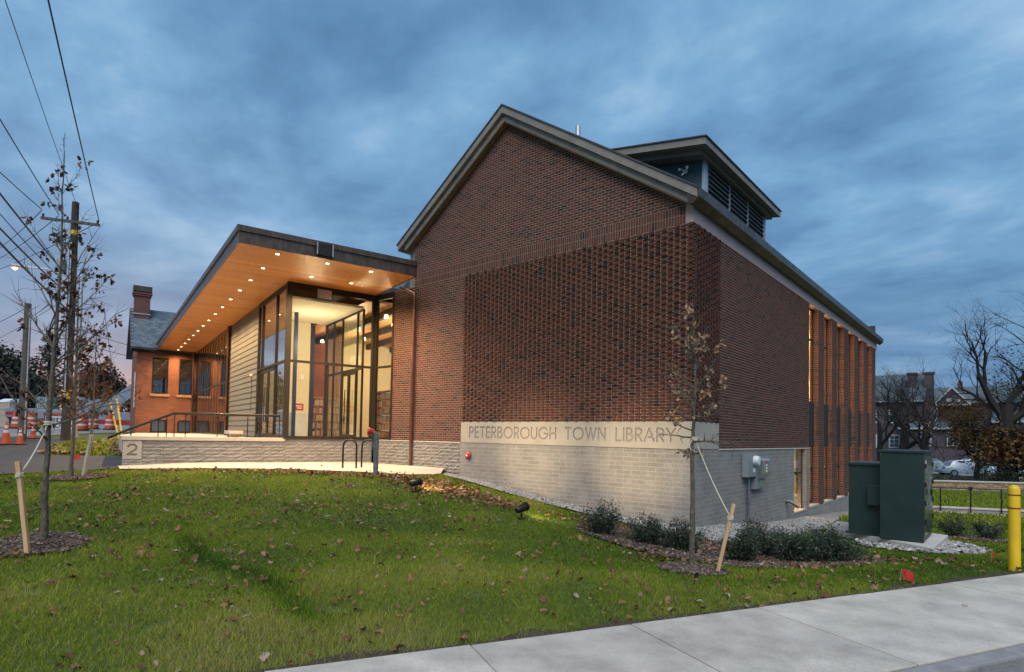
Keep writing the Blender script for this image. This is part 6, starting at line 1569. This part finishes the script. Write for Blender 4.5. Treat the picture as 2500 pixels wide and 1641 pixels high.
wire((-28.1, -5.1, 7.2), (-17.27, -9.06, 7.2), 1.8, .15, .026, 'highest of the thick cables sloping to the tall pole')
wire((-28.1, -5.1, 6.4), (-17.36, -9.01, 6.2), 1.8, .15, .026, 'second of the thick cables sloping to the tall pole')
wire((-28.1, -5.1, 5.7), (-16.64, -9.09, 5.6), 1.8, .15, .030, 'lowest of the thick cables sloping to the tall pole')
wire((-28.1, -5.1, 6.8), (-17.56, -9.0, 6.75), 1.8, .22, .014, 'thin cable between the thick ones at the tall pole')
wire((-29.0, -6.05, 10.3), (-54.1, -4.2, 14.2), 1.6, .3, .018, 'wire leaving the left end of the crossarm toward the far street')
wire((-28.5, -5.5, 10.1), (-54.1, -4.17, 13.4), 1.6, .3, .018, 'wire leaving the middle of the crossarm toward the far street')
wire((-26.95, -4.30, 9.8), (-54.1, -4.13, 12.6), 1.6, .3, .018, 'wire leaving the right end of the crossarm toward the far street')
wire((-28.2, -5.1, 6.3), (-60, -4, 7.4), 1.5, .4, .014, 'upper low wire crossing from the tall pole to the left')
wire((-28.35, -6.6, 5.5), (-60, -6, 7.2), 1.5, .3, .014, 'low wire from the short grey pole to the left')
wire((-27.9, -4.9, 4.9), (-21.6, -3.2, 3.4), 1.0, .1, .012, 'upper service wire from the tall pole to the old brick house')
wire((-27.9, -4.9, 4.3), (-21.6, -3.2, 3.0), 1.0, .1, .012, 'lower service wire from the tall pole to the old brick house')
# guy wires with yellow guards
for i in (0, 1):
    a = Vector((-26.2+.12*i, -3.35+.1*i, -.3)); g = thing('guy_wire_guard', ('left' if i == 0 else 'right')+' yellow guy wire guard near the corner of the old house', 'guy guard', a, 0, 'yellow guy wire guards')
    d = Vector((-.33, -.33, 1.7)) if i == 0 else Vector((-.17, -.25, 1.9))
    MB().tube([(0, 0, 0), d], .035, 8).build('guard', 'yellow', g); MB().tube([d, d*3.2], .012, 6).build('cable', 'wire', g)
# cones and drums
def cone(loc, h, label):
    z = g1(*loc); t = thing('traffic_cone', label, 'cone', (loc[0], loc[1], z+.02), random.uniform(0, 1), 'orange traffic cones'); r = h*.20
    box('base', 'black_rubber', t, -r*1.3, r*1.3, -r*1.3, r*1.3, 0, .04)
    prof = lambda a: r*(1-a*.85)
    seg = [(0.04/h, .52, 'orange'), (.52, .64, 'reflective'), (.64, .72, 'orange'), (.72, .84, 'reflective'), (.84, 1.0, 'orange')]
    for a, b, m in seg: MB().lathe([(prof(a), a*h+.001), (prof(b), b*h-.001)], 14).build('cone_body' if m == 'orange' else 'collar', m, t, smooth=True)
cone((-26.2, -7.35), .95, 'larger orange traffic cone at the left edge beside the grey pole')
cone((-25.6, -7.0), .72, 'smaller orange traffic cone in front of the larger one')
cone((-30.4, -5.75), .72, 'orange traffic cone between the two utility poles')
cone((-33.0, -6.9), .9, 'orange traffic cone behind the pair beside the drums')
def drum(loc, label):
    z = g1(*loc); t = thing('traffic_drum', label, 'drum', (loc[0], loc[1], z+.02), 0, 'orange and white construction drums')
    MB().lathe([(.40, 0), (.40, .08)], 16).build('base_ring', 'black_rubber', t)
    zs_ = [.08, .30, .42, .60, .72, .95]; rs_ = [.31, .295, .285, .27, .26, .235]
    for i in range(5): MB().lathe([(rs_[i], zs_[i]+.002), (rs_[i+1], zs_[i+1]-.002)], 18).build('drum_body' if i % 2 == 0 else 'band', 'orange' if i % 2 == 0 else 'reflective', t, smooth=True)
    MB().lathe([(.22, .95), (.20, 1.02)], 16).build('lid', 'orange', t); MB().tube([(-.1, 0, 1.02), (-.1, 0, 1.09), (.1, 0, 1.09), (.1, 0, 1.02)], .02, 6).build('handle', 'orange', t)
drum((-41.5, -4.6), 'orange and white construction drum left of the short grey pole'); drum((-40.9, -4.0), 'orange and white construction drum right of the short grey pole')
drum((-38.5, -2.0), 'orange and white construction drum just right of the slim metal pole'); drum((-42.8, -.35), 'orange and white construction drum, left one of the close pair'); drum((-41.4, .25), 'orange and white construction drum, right one of the close pair'); drum((-43.5, -1.6), 'orange and white construction drum hidden by the slim metal pole')
def face_cam(x, y): return math.atan2(CAM[1]-y, CAM[0]-x)+math.pi/2
# BRIDGE CLOSED board
t = thing('bridge_closed_sign', 'white board sign reading BRIDGE CLOSED behind the tall pole', 'sign', (-42.0, -2.4, .07), face_cam(-42, -2.4))
bd_ = box('board', 'white_paint', t, -.75, .75, -.02, .02, .02, .86)
def raised(par, s, x0, x1, z0, h, w, y, m):
    mb = MB()
    for q in text_quads(s, x0, x1, z0, h, w, .25): mb.add([(p[0], y, p[1]) for p in q], [(0, 1, 2, 3)])
    mb.build('lettering', m, par)
raised(t, 'BRIDGE', -.60, .60, .50, .24, .045, -.024, 'black_rubber'); raised(t, 'CLOSED', -.62, .62, .13, .24, .045, -.024, 'black_rubber')
box('top_rail', 'orange', t, -.85, .85, -.03, .03, .90, 1.05); box('leg', 'pole_wood_grey', t, -.80, -.755, -.06, .06, -.05, 1.1); box('leg', 'pole_wood_grey', t, .755, .80, -.06, .06, -.05, 1.1)
# route sign
t = thing('route_sign', 'green route guide sign with white 202 and 123 shields', 'sign', (-55.2, -.6, .1), face_cam(-55.2, -.6))
box('panel', 'sign_green', t, -.75, .75, -.02, .02, 1.55, 2.65); box('post', 'galv', t, -.05, .05, .021, .08, -.1, 2.6); box('supplement_panel', 'sign_yellow', t, -.5, .3, -.021, .019, 1.2, 1.5)
for z0, s in ((2.15, '202'), (1.66, '123')):
    MB().prism([(-.62, z0), (-.68, z0+.2), (-.6, z0+.4), (-.35, z0+.36), (-.1, z0+.4), (-.02, z0+.2), (-.08, z0)], -.026, -.022, 'y').build('shield', 'reflective', t); raised(t, s, -.55, -.15, z0+.08, .22, .05, -.028, 'black_rubber')
raised(t, 'T', .2, .45, 2.2, .22, .05, -.024, 'reflective'); MB().prism([(.28, 1.7), (.36, 1.7), (.36, 1.95), (.5, 1.95), (.32, 2.12), (.14, 1.95), (.28, 1.95)], -.026, -.022, 'y').build('arrow', 'reflective', t)
# portable toilet
t = thing('portable_toilet', 'tan portable toilet with a pale rounded roof at the left edge', 'portable toilet', (-53.4, -3.0, .05), face_cam(-53.4, -3.0)+.5)
box('body', 'toilet_tan', t, -.6, .6, -.6, .6, .05, 2.0, bevel=.03); d = box('door', 'toilet_tan', t, -.46, .46, -.63, -.602, .12, 1.95); box('door_handle', 'black_rubber', d, .3, .38, -.66, -.632, .95, 1.1)
MB().prism([(-.64, 2.0), (-.6, 2.14), (-.3, 2.28), (.3, 2.28), (.6, 2.14), (.64, 2.0)], -.64, .64, 'y').build('roof', 'white_paint', t); box('base_skid', 'black_rubber', t, -.62, .62, -.62, .62, -.05, .048)
for zz in (1.0, 1.45): box('side_rib', 'toilet_tan', t, -.625, -.602, -.5, .5, zz, zz+.05)
# skip containers
def skip(loc, L_, H_, label, m='dumpster'):
    t = thing('skip_container', label, 'container', (*loc, g1(*loc)+.05), face_cam(*loc)+.2, 'yellow steel skips')
    V = [(-L_/2, -1, 0), (L_/2-.6, -1, 0), (L_/2-.6, 1, 0), (-L_/2, 1, 0), (-L_/2-.3, -1.05, H_), (L_/2, -1.05, H_), (L_/2, 1.05, H_), (-L_/2-.3, 1.05, H_)]
    MB().add(V, [(0, 3, 2, 1), (0, 1, 5, 4), (1, 2, 6, 5), (2, 3, 7, 6), (3, 0, 4, 7), (4, 5, 6, 7)]).build('body', m, t)
    MB().box(-L_/2-.34, L_/2+.04, -1.12, -1.06, H_-.12, H_+.02).build('rim_rail', m, t)
    for i in range(4): x = -L_/2+.3+i*(L_-1.2)/3; MB().add([(x, -1.06, .1), (x+.1, -1.06, .1), (x+.1, -1.13, H_-.13), (x, -1.13, H_-.13)], [(0, 1, 2, 3)]).build('rib', m, t)
    return t
skip((-58, -1.4), 4.5, 1.5, 'yellow steel skip behind the right drum'); skip((-57, -4.6), 3.5, 1.6, 'yellow steel skip at the left edge behind the portable toilet')
# crane truck with the boom raised behind the old house
t = thing('crane_truck', 'white crane truck with a long grey boom rising behind the old house', 'crane', (-48.0, 2.2, .1), face_cam(-48, 2.2))
box('deck', 'truck_white', t, -4.5, 3.2, -1.2, 1.2, .7, 1.35, bevel=.05); MB().prism([(-2.6, 1.35), (-1.2, 2.3), (.0, 2.3), (.3, 1.35)], -1.1, .6, 'y').build('turret', 'truck_white', t)
cab = MB().prism([(1.4, 1.36), (1.4, 2.5), (1.6, 2.65), (2.8, 2.65), (3.2, 1.8), (3.2, 1.36)], -1.15, 1.15, 'y').build('cab', 'truck_white', t, bevel=.05)
MB().prism([(1.75, 1.8), (1.75, 2.4), (2.65, 2.4), (2.95, 1.8)], -1.19, -1.155, 'y').build('side_window', 'far_pane', cab)
MB().prism([(-1.2, 1.5), (-.4, 1.2), (5.2, 6.3), (4.6, 6.9)], -.9, -.3, 'y').build('boom', 'boom_grey', t)
for x in (-3.6, -2.5, 2.3):
    w = MB().tube([(x, -1.25, .5), (x, -.85, .5)], .5, 18).build('wheel', 'tyre', t, smooth=True); MB().tube([(x, -1.27, .5), (x, -1.255, .5)], .28, 14).build('rim', 'rim', w)
box('outrigger', 'red_cap', t, -4.4, 1.2, -1.28, -1.22, .45, .68); box('outrigger', 'truck_white', t, 3.3, 3.9, -1.2, -.9, .1, 1.2)
t = thing('parked_truck', 'pale blue white truck behind the drums left of the crane', 'truck', (-52, -1.0, .1), face_cam(-52, -1))
box('bed', 'truck_white', t, -2.6, 1.0, -1.1, 1.1, .8, 1.5, bevel=.05); MB().prism([(1.0, .8), (1.0, 2.3), (1.3, 2.5), (2.4, 2.5), (2.8, 1.7), (3.6, 1.5), (3.6, .8)], -1.05, 1.05, 'y').build('cab', 'truck_white', t, bevel=.05)
MB().prism([(1.3, 1.7), (1.35, 2.3), (2.3, 2.3), (2.6, 1.7)], -1.09, -1.055, 'y').build('side_window', 'far_pane', t); box('stripe', 'red_cap', t, -2.6, .98, -1.13, -1.105, 1.0, 1.2)
for x in (-1.8, 2.6):
    w = MB().tube([(x, -1.12, .45), (x, -.8, .45)], .45, 18).build('wheel', 'tyre', t, smooth=True)
